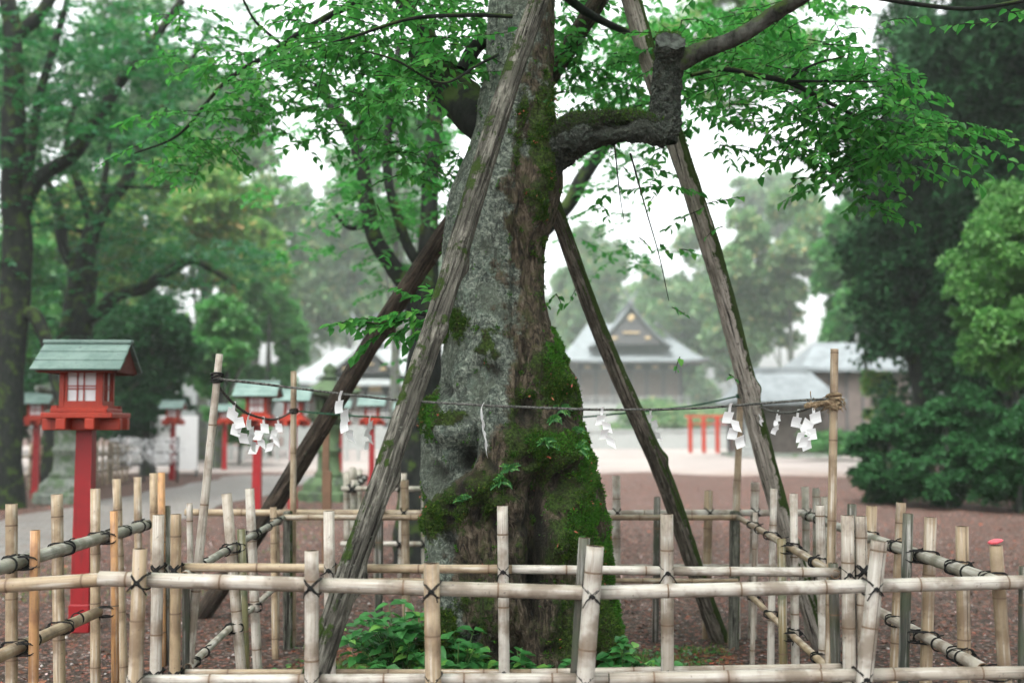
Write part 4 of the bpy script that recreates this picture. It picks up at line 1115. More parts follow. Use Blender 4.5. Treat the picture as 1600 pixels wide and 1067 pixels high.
ST = [(366, 634, 5.55, .185, .5, 'paper streamer nearest the front left pole on the side rope'), (389, 645, 6.1, .20, 1.3, 'narrow paper streamer, second from the front left pole on the side rope'), (412, 652, 6.6, .20, .2, 'widest paper streamer at the lowest point of the left side rope'), (435, 650, 7.2, .20, -.3, 'paper streamer on the side rope closest to the back left pole'),
      (531, 617, 4.96, .20, .9, 'paper streamer on the front rope between left pole and the leaning log'), (753, 632, 4.96, .21, 1.45, 'paper streamer seen edge on in front of the old trunk'), (940, 641, 4.96, .155, .1, 'paper streamer on the front rope just right of the trunk'),
      (1141, 636, 4.97, .175, .3, 'paper streamer hanging on the front rope left of the pale log'), (577, 653, 7.9, .22, 1.1, 'paper streamer on the back rope behind the leaning log left of the trunk'), (1016, 643, 7.9, .19, .2, 'paper streamer on the back rope beside the mossy log'),
      (1186, 636, 7.2, .12, .9, 'small paper streamer mostly behind the pale log'), (1214, 645, 6.5, .12, .4, 'small paper streamer just right of the pale log'), (1246, 643, 5.9, .19, .2, 'paper streamer second from the front right pole'), (1270, 634, 5.45, .19, -.2, 'paper streamer next to the straw knot of the front right pole')]
def onrope(px, Y, P):
    """nearest point of a rope to where it is seen"""
    S = spline([list(p) for p in P], 40); best = min(S, key=lambda s: abs(px_of(s[0], s[2], s[1])[0] - px)); return V(best)
for px, py, Y, sz, an, lab in ST:
    P = G0 if px < 450 else (F0 if Y < 5.0 else (H0 if Y > 7.8 else K0))
    streamer(onrope(px, Y, P) + V((0, -.008, 0)), sz, an, lab, flip=R.choice((-1, 1)))

# ================================================================== lanterns
def lantern(x, y, s, rz, label, far=False):
    root = thing('lantern_post', (x, y, 0), label, 'lantern', 'red wooden lanterns along the path', rz)
    rd, vm = M_['red'], M_['verm']
    def P(name, b, mat, par=root): return b.build(name, mat, par)
    P('post', MB().add([(sx * (.066 if z < 0 else .056), sy * (.066 if z < 0 else .056), max(z, 0) * 1.46 + .0) for z in (-1, 1) for sx, sy in ((-1, -1), (1, -1), (1, 1), (-1, 1))],
                       [(3, 2, 1, 0), (4, 5, 6, 7), (0, 1, 5, 4), (1, 2, 6, 5), (2, 3, 7, 6), (3, 0, 4, 7)]), rd)
    P('post_sleeve', MB().box((0, 0, .1), (.148, .148, .2), bev=.006), rd)
    P('cross_arms', MB().box((0, -.1, 1.49), (.55, .07, .085), bev=.006).box((0, .1, 1.49), (.55, .07, .085), bev=.006).box((-.1, 0, 1.4925), (.07, .55, .08), bev=.006).box((.1, 0, 1.4925), (.07, .55, .08), bev=.006), vm)
    P('tray', MB().box((0, 0, 1.553), (.50, .50, .04), bev=.006).box((0, 0, 1.588), (.40, .40, .03), bev=.005), vm)
    fr = MB()
    for sx in (-1, 1):
        for sy in (-1, 1): fr.box((sx * .135, sy * .135, 1.755), (.035, .035, .305), bev=.003)
    for sx in (-1, 1):
        fr.box((sx * .138, 0, 1.630), (.024, .234, .055)); fr.box((0, sx * .138, 1.630), (.234, .024, .055)); fr.box((sx * .138, 0, 1.885), (.024, .234, .045)); fr.box((0, sx * .138, 1.885), (.234, .024, .045))
        fr.box((0, sx * .165, 1.612), (.40, .02, .02)); fr.box((sx * .165, 0, 1.614), (.02, .37, .02))
    P('frame', fr, vm)
    for k in range(4):
        Mr = Matrix.Rotation(k * math.pi / 2, 3, 'Z'); w = MB(); w.box(Mr @ V((0, -.128, 1.76)), (.232, .003, .205), rz=k * math.pi / 2)
        wo = P('window', w, M_['shoji']); lt = MB()
        for xx in (-.030, .016): lt.box(Mr @ V((xx, -.135, 1.76)), (.009, .010, .205), rz=k * math.pi / 2)
        for zz in (1.745, 1.765): lt.box(Mr @ V((0, -.1375, zz)), (.232, .008, .008), rz=k * math.pi / 2)
        for xx in (-.109, .109): lt.box(Mr @ V((xx, -.136, 1.76)), (.018, .012, .205), rz=k * math.pi / 2)
        P('lattice', lt, vm, wo)
    # stepped copper roof
    rf = MB(); ex, ey, ze, zr = .315, .29, 1.865, 2.07
    for sg in (-1, 1):
        sl = math.atan2(zr - ze, ey); L = math.hypot(zr - ze, ey)
        for k in range(3):
            c = (k + .5) / 3; yy = sg * ey * (1 - c); zz = ze + (zr - ze) * c + .012
            M3 = Matrix.Rotation(-sg * sl, 3, 'X') @ Matrix.Rotation(-sg * -.06, 3, 'X')
            rf.box((0, yy, zz + .004), (ex * 2 - .004 * k, L / 3 + .028, .016), rot=M3, bev=.003)
    rf.box((0, 0, zr + .022), (ex * 2 + .006, .075, .028), bev=.006)
    ro = P('roof', rf, M_['verdi'])
    un = MB(); un.prism([(-ey + .012, ze - .004), (0, zr + .002), (ey - .012, ze - .004)], -ex + .03, -ex + .05)
    un.prism([(-ey + .012, ze - .004), (0, zr + .002), (ey - .012, ze - .004)], ex - .05, ex - .03)
    un.v = [(y_, x_, z_) for x_, y_, z_ in un.v]; un.f = [f[::-1] for f in un.f]
    for sg in (-1, 1):
        sl = math.atan2(zr - ze, ey); un.box((0, sg * ey / 2, (ze + zr) / 2 - .012), (ex * 2 - .1, math.hypot(zr - ze, ey) - .02, .012), rot=Matrix.Rotation(-sg * sl, 3, 'X'))
    P('gable_board', un, M_['reddark'], ro)
    root.scale = (s, s, s)
    return root
def lx(px, Y): return (px - 800) / FPX * Y
lantern(lx(137, 8.44), 8.44, 1.0, .06, 'nearest and largest red lantern with green copper roof, left behind the outer fence')
lantern(lx(404, 16.6), 16.6, 1.0, .03, 'second red lantern, seen between the slender left pole and back left pole')
lantern(lx(460, 20.), 20., 1.0, .03, 'red lantern half hidden right behind the second lantern, by the back left pole')
lantern(lx(272, 30.5), 30.5, 1.0, .0, 'small far red lantern across the path in front of the white notice board')
lantern(lx(353, 37), 37, 1.0, .0, 'tiny far red lantern just right of the slender front left pole')
lantern(lx(60, 23), 23, 1.0, .1, 'far red lantern at the left edge between the dark tree trunks')
lantern(lx(532, 30), 30, 1.0, 0., 'far red lantern behind the mossy stone lantern')
lantern(lx(582, 26), 26, 1.0, 0., 'far red lantern between the two leaning logs left of the trunk')
lantern(lx(632, 34), 34, 1.0, 0., 'far red lantern peeking out beside the grey log, left of the trunk')

def stone_lantern(x, y, s, mat, label):
    root = thing('stone_lantern', (x, y, 0), label, 'stone lantern', 'stone lanterns along the path')
    h = dict(seg=6, smooth=False)
    MB().lathe([(.62, 0), (.62, .16), (.56, .2)], 6, smooth=False).lathe([(.52, .2), (.50, .34), (.34, .48)], 6, smooth=False).build('base', mat, root)
    MB().lathe([(.27, .46), (.29, .54), (.23, .6), (.21, .95), (.25, .99), (.25, 1.05), (.21, 1.09), (.22, 1.42), (.28, 1.48), (.27, 1.54)], 20).build('shaft', mat, root)
    MB().lathe([(.26, 1.52), (.42, 1.66), (.44, 1.76), (.36, 1.80)], 6, smooth=False).build('platform', mat, root)
    fb = MB(); 
    for k in range(6):
        a_ = math.pi / 3 * k; fb.box((.225 * math.cos(a_), .225 * math.sin(a_), 1.96), (.09, .09, .34), rz=a_, bev=.01)
    fb.lathe([(.24, 1.79), (.24, 1.86)], 6, smooth=False).lathe([(.24, 2.06), (.24, 2.14)], 6, smooth=False).build('firebox', mat, root)
    pr = []; seg = 36
    vs = []; prof = [(.30, 2.10), (.56, 2.14), (.58, 2.20), (.44, 2.27), (.28, 2.36), (.15, 2.45), (.12, 2.47)]
    for i, (r_, z_) in enumerate(prof):
        for k in range(seg):
            a_ = 2 * math.pi * k / seg; c6 = abs(math.cos(3 * a_)) ** 6; rr_ = r_ * (1 + .10 * c6 * (1 if i < 4 else .3)); vs.append((rr_ * math.cos(a_), rr_ * math.sin(a_), z_ + .07 * c6 * (i in (1, 2))))
    MB().add(vs, [(i * seg + k, i * seg + (k + 1) % seg, (i + 1) * seg + (k + 1) % seg, (i + 1) * seg + k) for i in range(len(prof) - 1) for k in range(seg)] + [tuple(range(seg))[::-1], tuple((len(prof) - 1) * seg + k for k in range(seg))], 0, False).build('roof', mat, root)
    MB().lathe([(.10, 2.45), (.17, 2.49), (.17, 2.53), (.09, 2.56), (.13, 2.62), (.14, 2.68), (.09, 2.75), (.015, 2.81)], 18).build('finial', mat, root)
    root.scale = (s, s, s * .97)
stone_lantern(lx(515, 22.5), 22.5, .98, M_['stone_dark'], 'dark mossy stone lantern seen behind the crossing of pole and log, left of the trunk')
stone_lantern(lx(106, 22.), 22., 1.0, M_['stone'], 'grey green stone lantern directly behind the nearest red lantern')

# white notice board, paper strips on racks, low bamboo fences far left
root = thing('notice_board', (lx(290, 32), 32.2, 0), 'white notice boards on dark posts behind the small far red lantern', 'notice board')
MB().box((0, 0, .95), (.62, .04, 1.5)).box((-.72, .1, 1.0), (.6, .04, 1.4)).build('panel', M_['whiteboard'], root)
for xx in (-.28, .28, -.95): MB().box((xx, .05, .85), (.06, .05, 1.7)).build('leg', M_['darkwood'], root)
root = thing('fortune_paper_rack', (lx(228, 29.5), 29.5, 0), 'rack crowded with tied white fortune papers left of the notice board', 'paper rack')
fr = MB()
for xx in (-.85, 0, .85): fr.tube([(xx, 0, 0), (xx, 0, 1.15)], .03, 8)
for z in (.45, .75, 1.02): fr.tube([(-.9, 0, z), (.9, 0, z)], .018, 8)
fr.build('frame', M_['darkwood'], root)
n = 700
Cc = np.stack([NR.uniform(-.9, .9, n), NR.normal(0, .07, n), NR.choice([.78, 1.04, .62], n) + NR.normal(0, .06, n)], -1)
leaf_mesh('fortune_papers', Cc, NR.normal(0, .5, (n, 3)) + np.array([0, 0, -.6]), NR.normal(0, 1, (n, 3)), NR.uniform(.08, .18, n), NR.uniform(.03, .05, n), M_['paper'], root)['kind'] = 'stuff'

def low_fence(p0, p1, npost, h, mat, label, rails=(.35, .75), r=.032):
    p0, p1 = V(p0), V(p1); root = thing('bamboo_fence', p0, label, 'fence')
    d = (p1 - p0).normalized(); s_ = V((0, 0, 1)).cross(d) * (r + .02)
    for k in range(npost):
        q = (p1 - p0) * (k / (npost - 1)) + s_; bamboo('post', q + V((0, 0, -.02)), q + V((R.uniform(-.02, .02), 0, h * R.uniform(.94, 1.05))), r, r, M_[mat], root, .32, seg=10)
        for z in rails: lash(q - s_ * .5 + V((0, 0, z)), (0, 0, 1), d, r, r * .8, root, V((0, 0, 0)), th=.006)
    for z in rails: bamboo('rail', V((0, 0, z)) - d * .1, (p1 - p0) + V((0, 0, z)) + d * .1, r * .8, r * .8, M_[mat], root, .32, seg=10)
    return root
low_fence((lx(-20, 24.5), 24.5, 0), (lx(70, 26), 26, 0), 6, 1.05, 'bam_tan', 'far low bamboo fence at the left edge behind the dark trunk')
low_fence((lx(150, 27), 27, 0), (lx(205, 30), 30, 0), 8, 1.05, 'bam_tan', 'far low bamboo fence right behind the nearest red lantern, left of the paper rack')
low_fence((lx(552, 10.6), 10.6, 0), (lx(740, 10.6), 10.6, 0), 6, 1.04, 'bam_grey', 'bamboo fence in front of the dark tree behind the old trunk', (.40, .90), .030)
o = low_fence((lx(552, 10.6), 10.7, 0), (lx(552, 10.6) - .15, 12.6, 0), 4, 1.04, 'bam_grey', 'short side run of bamboo fence beside the dark tree, going away from the viewer', (.40, .90), .030)
# signboard stake by the stone lantern
b = MB(); b.box((0, 0, .5), (.09, .06, 1.0), bev=.004).box((-.02, .02, 1.2), (.07, .04, .9), bev=.004)
o = b.build('wooden_sign', M_['brown_stake'], loc=(lx(513, 12.0), 12.0, 0)); tag(o, 'thin brown wooden sign stake in front of the mossy stone lantern', 'sign')

# ================================================================== buildings
def hip_roof(b, w, d, z0, H, eave, power=1.35, up=.35, th=.22, n=26, ridge=.5, m=0):
    """concave hipped roof; footprint w x d"""
    xs = np.linspace(-w / 2, w / 2, n * 2 + 1); ys = np.linspace(-d / 2, d / 2, n + 1)
    def hz(x, y):
        t = min((w / 2 - abs(x)) / (w / 2) / (1 - ridge), (d / 2 - abs(y)) / (d / 2)); t = max(0, min(1, t))
        cn = (abs(x) / (w / 2)) ** 6 * (abs(y) / (d / 2)) ** 6
        return z0 + H * t ** power + up * cn
    top = [(x, y, hz(x, y)) for y in ys for x in xs]; bot = [(x, y, min(hz(x, y), z0 + up * (abs(x) / (w / 2)) ** 6 * (abs(y) / (d / 2)) ** 6) - th) for y in ys for x in xs]
    nx = len(xs); ny = len(ys); N_ = nx * ny
    fs = [(j * nx + i, j * nx + i + 1, (j + 1) * nx + i + 1, (j + 1) * nx + i) for j in range(ny - 1) for i in range(nx - 1)]
    fs += [tuple(N_ + k for k in f[::-1]) for f in fs]
    for i in range(nx - 1):
        fs.append((i, N_ + i, N_ + i + 1, i + 1)); q = (ny - 1) * nx; fs.append((q + i + 1, N_ + q + i + 1, N_ + q + i, q + i))
    for j in range(ny - 1):
        fs.append(((j + 1) * nx, N_ + (j + 1) * nx, N_ + j * nx, j * nx)); a_ = nx - 1; fs.append((j * nx + a_, N_ + j * nx + a_, N_ + (j + 1) * nx + a_, (j + 1) * nx + a_))
    b.add(top + bot, fs, m, False)

def gable(b, w, h, depth, y0, z0, m, th=.25, seg=10):
    """front gable with concave bargeboards, apex at z0+h; roof slab running back from y0"""
    for sg in (-1, 1):
        pr = []
        for k in range(seg + 1):
            t = k / seg; pr.append((sg * w / 2 * (1 - t), z0 + h * (t ** 1.4)))
        for k in range(seg):
            (xa, za), (xb, zb) = pr[k], pr[k + 1]
            poly = [(xa, za), (xb, zb), (xb, zb - th), (xa, za - th)]
            b.prism(poly if sg > 0 else poly[::-1], y0, y0 + depth, m)

def hall(x, y, label, W, D, base_h, wall_h, roofH, roofw, mats, gab, cat='shrine hall', rz=0, gold=True):
    rm, wm = mats; root = thing('shrine_hall', (x, y, 0), label, cat, rz=rz)
    MB().box((0, 0, base_h / 2), (W + 2.2, D + 2.2, base_h)).build('stone_base', M_['stone_pale'], root)
    wl = MB().box((0, 0, base_h + wall_h / 2), (W, D, wall_h)).build('wall', wm, root)
    for k in range(7):
        xx = -W / 2 + W * k / 6; MB().box((xx, -D / 2 - .18, base_h + wall_h / 2), (.28, .3, wall_h)).build('pillar', M_['darkwood'], root)
    for k in range(6):
        xx = -W / 2 + W * (k + .5) / 6; MB().box((xx, -D / 2 - .03, base_h + wall_h * .42), (W / 6 - .5, .06, wall_h * .62)).build('door_panel', M_['brownwood'], root)
    MB().box((0, -D / 2 - .35, base_h + wall_h * .86), (W + .6, .3, .35)).build('beam', M_['darkwood'], root)
    # veranda railing
    v = MB()
    v.box((0, -D / 2 - 1.0, base_h + .85), (W + 2, .12, .12)).box((0, -D / 2 - 1.0, base_h + .45), (W + 2, .08, .08))
    for k in range(13): v.box((-(W + 1.9) / 2 + (W + 1.9) * k / 12, -D / 2 - 1.0, base_h + .45), (.12, .12, .9))
    v.build('railing', M_['stone_pale'], root)
    b = MB(); hip_roof(b, roofw, D + (roofw - W), base_h + wall_h, roofH * .62, 0); ro = b.build('roof', rm, root)
    g = MB(); gy0 = -(D + (roofw - W)) / 2 * gab[2]
    gable(g, gab[0], gab[1], abs(gy0) * 2, gy0, base_h + wall_h + roofH * gab[3], 0)
    g.build('gable_roof', rm, root)
    zz = base_h + wall_h + roofH * gab[3]
    MB().prism([(-gab[0] * .36, zz + .1), (gab[0] * .36, zz + .1), (0, zz + gab[1] * .80)], gy0 + .5, gy0 + .7).build('gable_wall', M_['darkwood'], root)
    if gold:
        o = MB(); o2 = MB(); o2.box((0, gy0 + .32, zz + gab[1] * .30), (gab[0] * .20, .15, gab[1] * .04)).build('gilt_bar', M_['gold'], root)
        o.box((0, gy0 + .30, zz + gab[1] * .66), (gab[0] * .06, .2, gab[1] * .16), rot=Matrix.Rotation(math.pi / 4, 3, 'Y'))
        for sg in (-1, 1): MB().box((sg * gab[0] * .2, gy0 + .36, zz + gab[1] * .17), (gab[0] * .06, .15, gab[1] * .07)).build('gilt_fitting', M_['gold'], root)
        o.build('gilt_ornament', M_['gold'], root)
        for k in range(6):
            xx = -W / 2 + W * (k + .5) / 6; MB().box((xx, -D / 2 - .55, base_h + wall_h * .86), (.75, .06, .35)).build('gilt_plate', M_['gold'], root)
    rd = MB().box((0, 0, base_h + wall_h + roofH * gab[3] + gab[1] + .1), (.5, abs(gy0) * 2 + .5, .4))
    for sg in (-1, 1): rd.box((sg * .32, gy0 + .3, base_h + wall_h + roofH * gab[3] + gab[1] + .8), (.16, .16, 2.0), rot=Matrix.Rotation(sg * .55, 3, 'Y'))
    rd.build('ridge', M_['rooftile'], root)
    return root
# main hall, straight ahead in the mist
Ym = 150
k_ = 150 / 74
hall(lx(975, Ym), Ym, 'big misty shrine hall with curved roof and gilded front gable, straight ahead', 6.2 * k_, 7 * k_, 1.9 * k_, 2.6 * k_, 4.2 * k_, 9.4 * k_, (M_['rooftile'], M_['greywood']), (5.0 * k_, 2.5 * k_, .96, .22))  # wall, door and roof tones set close together to imitate haze
Yl = 78
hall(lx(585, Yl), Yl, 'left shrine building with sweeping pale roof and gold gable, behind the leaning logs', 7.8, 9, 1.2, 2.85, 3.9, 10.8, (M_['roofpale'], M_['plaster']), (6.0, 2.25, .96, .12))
# small pavilion on the right
Yr = 52
root = thing('pavilion', (lx(1216, Yr), Yr, 0), 'small pavilion with a plain pale grey hipped roof, right of the pale log', 'pavilion')
b = MB(); hip_roof(b, 4.9, 4.2, 2.45, 1.35, 0, 1.1, .1, .15, ridge=.62); b.build('roof', M_['rooftile'], root)
MB().box((0, .6, 1.25), (3.6, 2.4, 2.3)).build('wall', M_['brownwood'], root)
for sx in (-1, 1):
    for sy in (-1, 1): MB().box((sx * 1.95, sy * 1.6, 1.2), (.16, .16, 2.4)).build('pillar', M_['darkwood'], root)
MB().box((0, 0, 3.85), (2.6, .28, .28)).build('ridge', M_['rooftile'], root)
MB().box((0, 0, .08), (4.6, 3.8, .16)).build('stone_base', M_['stone'], root)
Ys = 56
root = thing('storehouse', (lx(1335, Ys), Ys, 0), 'dark brown timber storehouse between the pavilion and the big evergreen', 'storehouse')
MB().box((0, 0, 2.0), (5.6, 5, 4.0)).build('wall', M_['brownwood'], root)
b = MB(); hip_roof(b, 6.6, 6, 4.0, 1.4, 0, 1.1, .1, .15, ridge=.6); b.build('roof', M_['rooftile'], root)
for k in range(8): MB().box((-2.6 + k * .74, -2.53, 2.0), (.1, .06, 4.0)).build('batten', M_['darkwood'], root)
MB().box((0, -2.56, 1.1), (5.5, .08, .12)).build('batten', M_['darkwood'], root)
# stone block with plinth and red fence
root = thing('stone_monument', (lx(1172, 50), 50, 0), 'pale stone pillar on a plinth between pavilion and red railing', 'monument')
MB().box((0, 0, .15), (1.3, 1.1, .3), bev=.03).box((0, 0, .42), (.9, .8, .24), bev=.03).build('plinth', M_['stone_pale'], root)
MB().box((0, 0, 1.2), (.46, .4, 1.35), bev=.04).build('pillar', M_['stone_pale'], root)
root = thing('red_gate_railing', (lx(1108, 58), 58, 0), 'row of four short vermilion posts with a top beam, far right of the mossy log', 'railing')
for k in range(4): MB().box((-.98 + k * .62 + (.1 if k == 3 else 0), k * -.35, .88), (.2, .2, 1.76), bev=.02).build('post', M_['verm'], root)
MB().box((0, -.5, 1.82), (2.7, .16, .11), rz=-.43, bev=.02).box((0, -.5, 1.45), (2.4, .06, .06), rz=-.43).build('beam', M_['verm'], root)
# white low wall under the main hall
o = MB().box((0, 0, .5), (16, .3, 1.0)).box((0, 0, 1.06), (16.2, .42, .12)).build('stone_wall', M_['stone_pale'], loc=(lx(960, 66), 66, 0)); tag(o, 'low pale stone wall in front of the misty main hall', 'wall')
b = MB()
for k in range(24): b.box((-5.5 + k * .46, 0, .55), (.12, .12, 1.1))
b.box((0, 0, 1.0), (11, .08, .1)).box((0, 0, .5), (11, .08, .1))
o = b.build('stone_fence', M_['stone_pale'], loc=(lx(560, 46), 46, 0)); tag(o, 'pale slatted fence in front of the left shrine building', 'fence')

# ================================================================== trees
def crown_cloud(blobs, n, leaf, up=.5, shell=.55, aspect=.55):
    """leaf arrays spread through overlapping blobs (cx,cy,cz,rx,ry,rz)"""
    B = np.array(blobs); w = B[:, 3] * B[:, 4]; idx = NR.choice(len(B), n, p=w / w.sum()); b = B[idx]
    u = unit(NR.normal(0, 1, (n, 3))); u[:, 2] = np.where(u[:, 2] < -.35, -u[:, 2], u[:, 2])
    rad = 1 - shell * NR.random(n) ** 1.6
    P = b[:, :3] + u * b[:, 3:6] * rad[:, None]
    P += fbm(P * 1.1, 77, 3)[:, None] * u * b[:, 3:4] * .35
    nn = u * .5 + NR.normal(0, .45, (n, 3)) + np.array([0, 0, up])
    D = NR.normal(0, 1, (n, 3)) + np.array([0, 0, -.45]) + u * .6
    L = leaf * NR.uniform(.6, 1.2, n)
    return P, D, nn, L, L * aspect

def bg_tree(name, label, cat, x, y, crown, n, leaf, mat, group=None, trunk=None, nb=16, tr=.18, bark='bark_far', dens=.42, seed=1, sub=8, low=None):
    """crown = (cx,cz,rx,ry,rz) relative to base; clumps built from blobs"""
    rg = random.Random(seed)
    root = thing(name, (x, y, 0), label, cat, group)
    cx, cz, rx, ry, rz = crown; bl = []
    for _ in range(nb):
        while True:
            a, b_, c = rg.uniform(-1, 1), rg.uniform(-1, 1), rg.uniform(-1, 1)
            if a * a + b_ * b_ + c * c < 1: break
        k = rg.uniform(.7, 1.3) * dens * .75
        c0 = (cx + a * rx * .85, b_ * ry * .85, cz + c * rz * .85)
        for _ in range(sub):
            d = [rg.gauss(0, 1) for _ in range(3)]; m_ = math.sqrt(sum(q * q for q in d)); kk = k * rg.uniform(.35, .6)
            bl.append((c0[0] + d[0] / m_ * rx * k * .8, c0[1] + d[1] / m_ * ry * k * .8, c0[2] + d[2] / m_ * rz * k * .65, rx * kk, ry * kk, rz * kk * .72))
    P, D, N_, L, W = crown_cloud(bl, n, leaf)
    P[:, 2] = np.maximum(P[:, 2], .02)
    leaf_mesh('crown', P, D, N_, L, W, M_[mat], root)
    if trunk is None: trunk = [(0, 0, -.05, tr * 1.4), (0, 0, cz * .3, tr), (cx * .4, 0, cz * .7, tr * .75), (cx, 0, cz + rz * .4, tr * .25)]
    limb_w('trunk', trunk, M_[bark], root, 5, 12, .08, 3)
    for k in range(5):
        bq = bl[rg.randrange(len(bl))]; s0 = trunk[1 + k % 2]
        limb_w('limb', [(s0[0], s0[1], s0[2], s0[3] * .5), ((s0[0] + bq[0]) / 2, bq[1] / 2, (s0[2] + bq[2]) / 2 + .2, s0[3] * .35), (bq[0], bq[1], bq[2], .03)], M_[bark], root, 4, 8, .05, 3)
    return root

for x_, y_, z_, r_, lab in [(-14, 4, 11.5, 9, 'unseen tall tree added for overhead shade, left of the viewpoint'), (13, 3, 11.5, 9, 'unseen tall tree added for overhead shade, right of the viewpoint'), (1, -9, 11.5, 10, 'unseen tall tree added for overhead shade, behind the viewpoint')]:
    bg_tree('tree', lab, 'tree', x_, y_, (0, z_, r_, r_, 1.7), 9000, .5, 'leaf_mid', 'unseen trees added to shade the scene from overhead', nb=26, dens=.4, tr=.3, seed=int(200 + x_), bark='bark_dark')  # unseen crowns put in to shade the near ground and air
for x_, y_, z_, r_, lab in [(-17, 19, 14, 10, 'unseen tall tree added left of the path, its crown shading from above the frame'), (16.5, 17, 14, 9.5, 'unseen tall tree added right of the fence, its crown shading from above the frame')]:
    bg_tree('tree', lab, 'tree', x_, y_, (0, z_, r_, r_, 1.8), 10000, .5, 'leaf_mid', 'unseen trees added to shade the scene from overhead', nb=26, dens=.4, tr=.3, seed=int(300 + x_), bark='bark_dark')  # two more added shade crowns, kept above the frame
def T(name, label, cat, px, py, prx, pry, Y, n, leaf, mat, group=None, ry=None, bx=None, **k):
    """crown centre and size as read at distance Y"""
    c = at(px, py, Y); rx = prx / FPX * Y; rz = pry / FPX * Y
    b0 = c.x if bx is None else lx(bx, Y)
    if bx is not None: k['trunk'] = [(0, 0, -.05, .3), (0, 0, c.z * .5, .22), ((c.x - b0) * .5, 0, c.z * .85, .16), (c.x - b0, 0, c.z, .06)]
    return bg_tree(name, label, cat, b0, Y, (c.x - b0, c.z, rx, ry or rx, rz), n, leaf, mat, group, **k)

gl = 'yellow green trees beyond the path on the left'
T('tree', 'yellow green leafy tree at centre left, right of the lantern trees', 'tree', 320, 350, 130, 140, 46, 34000, .26, 'leaf_yellow', gl, seed=2, nb=60, dens=.28)
T('tree', 'pale yellow green tree with orange tint over the small far lantern', 'tree', 340, 540, 75, 80, 38, 18000, .22, 'leaf_fresh', gl, seed=3, nb=50, dens=.24)
T('tree', 'light green hazy tree left of the left shrine building', 'tree', 420, 530, 60, 100, 52, 16000, .3, 'leaf_fresh', gl, seed=4)
T('tree', 'deep green bushy tree behind the nearest red lantern', 'tree', 235, 545, 80, 110, 33, 24000, .2, 'leaf_darkmid', gl, seed=5, nb=40, dens=.3)
T('tree', 'bright green tree seen through the fork of the second dark tree', 'tree', 150, 370, 110, 110, 44, 24000, .3, 'leaf_yellow', gl, seed=6, nb=50, dens=.28)
T('tree', 'mid green tree at left edge behind the dark trunk', 'tree', 20, 480, 110, 150, 36, 24000, .25, 'leaf_fresh', gl, seed=7, nb=50, dens=.3)
T('tree', 'green tree high above the yellow trees on the left', 'tree', 240, 240, 90, 80, 50, 20000, .34, 'leaf_fresh', gl, seed=8)
T('tree', 'tall misty tree between the yellow trees and the left shrine building', 'tree', 400, 380, 90, 110, 80, 14000, .5, 'leaf_hazy', gl, seed=9)
T('shrub', 'low dark shrub row behind the stone lantern at far left', 'shrub', 60, 630, 110, 60, 30, 14000, .13, 'leaf_darkmid', seed=10, tr=.05)
T('shrub', 'dark hedge behind the fortune paper rack', 'shrub', 240, 655, 85, 45, 33.5, 14000, .13, 'leaf_dark', seed=11, tr=.05)
T('shrub', 'green shrub at the courtyard edge behind the tiny far lantern', 'shrub', 375, 660, 65, 48, 42, 9000, .16, 'leaf_fresh', seed=12, tr=.05)
# right middle distance
gr = 'misty trees behind the pavilion'
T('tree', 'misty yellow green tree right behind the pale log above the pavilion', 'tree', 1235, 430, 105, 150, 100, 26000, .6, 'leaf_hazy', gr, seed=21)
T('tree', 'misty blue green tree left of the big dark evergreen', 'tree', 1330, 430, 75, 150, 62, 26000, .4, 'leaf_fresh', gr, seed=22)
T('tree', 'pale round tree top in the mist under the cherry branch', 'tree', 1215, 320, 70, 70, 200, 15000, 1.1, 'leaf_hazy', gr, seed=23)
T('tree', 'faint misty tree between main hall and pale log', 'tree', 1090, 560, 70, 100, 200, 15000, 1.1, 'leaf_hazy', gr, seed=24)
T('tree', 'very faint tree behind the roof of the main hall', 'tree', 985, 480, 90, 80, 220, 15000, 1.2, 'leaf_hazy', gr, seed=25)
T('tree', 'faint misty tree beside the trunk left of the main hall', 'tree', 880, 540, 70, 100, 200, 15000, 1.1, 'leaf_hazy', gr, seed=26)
T('shrub', 'misty hedge left of the red railing beyond the courtyard', 'shrub', 1040, 655, 110, 30, 100, 9000, .4, 'leaf_hazy', gr, seed=27, tr=.06)
T('shrub', 'low hedge to the right of the pavilion by the storehouse', 'shrub', 1300, 690, 70, 20, 46, 6000, .16, 'leaf_fresh', gr, seed=28, tr=.05)
T('shrub', 'yellowish shrub in front of the storehouse beside the evergreen', 'shrub', 1372, 620, 28, 45, 36, 6000, .13, 'leaf_yellow', gr, seed=29, tr=.05)
gb = 'distant misty trees closing the view'
for k, (px, py, rx, ry, Y) in enumerate([(520, 470, 110, 130, 180), (640, 380, 90, 160, 190)]):
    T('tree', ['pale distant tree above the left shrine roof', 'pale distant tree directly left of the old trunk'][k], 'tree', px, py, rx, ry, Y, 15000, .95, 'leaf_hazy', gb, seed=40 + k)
# right: dark evergreens, bright tree, azalea mounds
ge_ = 'dark evergreens on the right'
T('evergreen_tree', 'huge dark evergreen filling the upper right corner', 'tree', 1560, 150, 190, 250, 26, 80000, .17, 'leaf_dark', ge_, seed=50, nb=34, dens=.5, bark='bark_dark')
T('evergreen_tree', 'dark evergreen to the left of the bright tree on the right', 'tree', 1430, 380, 110, 200, 28, 52000, .17, 'leaf_dark', ge_, seed=51, nb=30, dens=.5, bark='bark_dark')
T('evergreen_tree', 'dark evergreen behind and below the bright tree at right edge', 'tree', 1560, 480, 120, 210, 27, 50000, .17, 'leaf_dark', ge_, seed=52, nb=30, dens=.5, bark='bark_dark')
T('evergreen_tree', 'slimmer dark evergreen tip at the upper middle right', 'tree', 1430, 130, 85, 150, 30, 22000, .16, 'leaf_darkmid', ge_, seed=53, nb=22, dens=.5, bark='bark_dark')
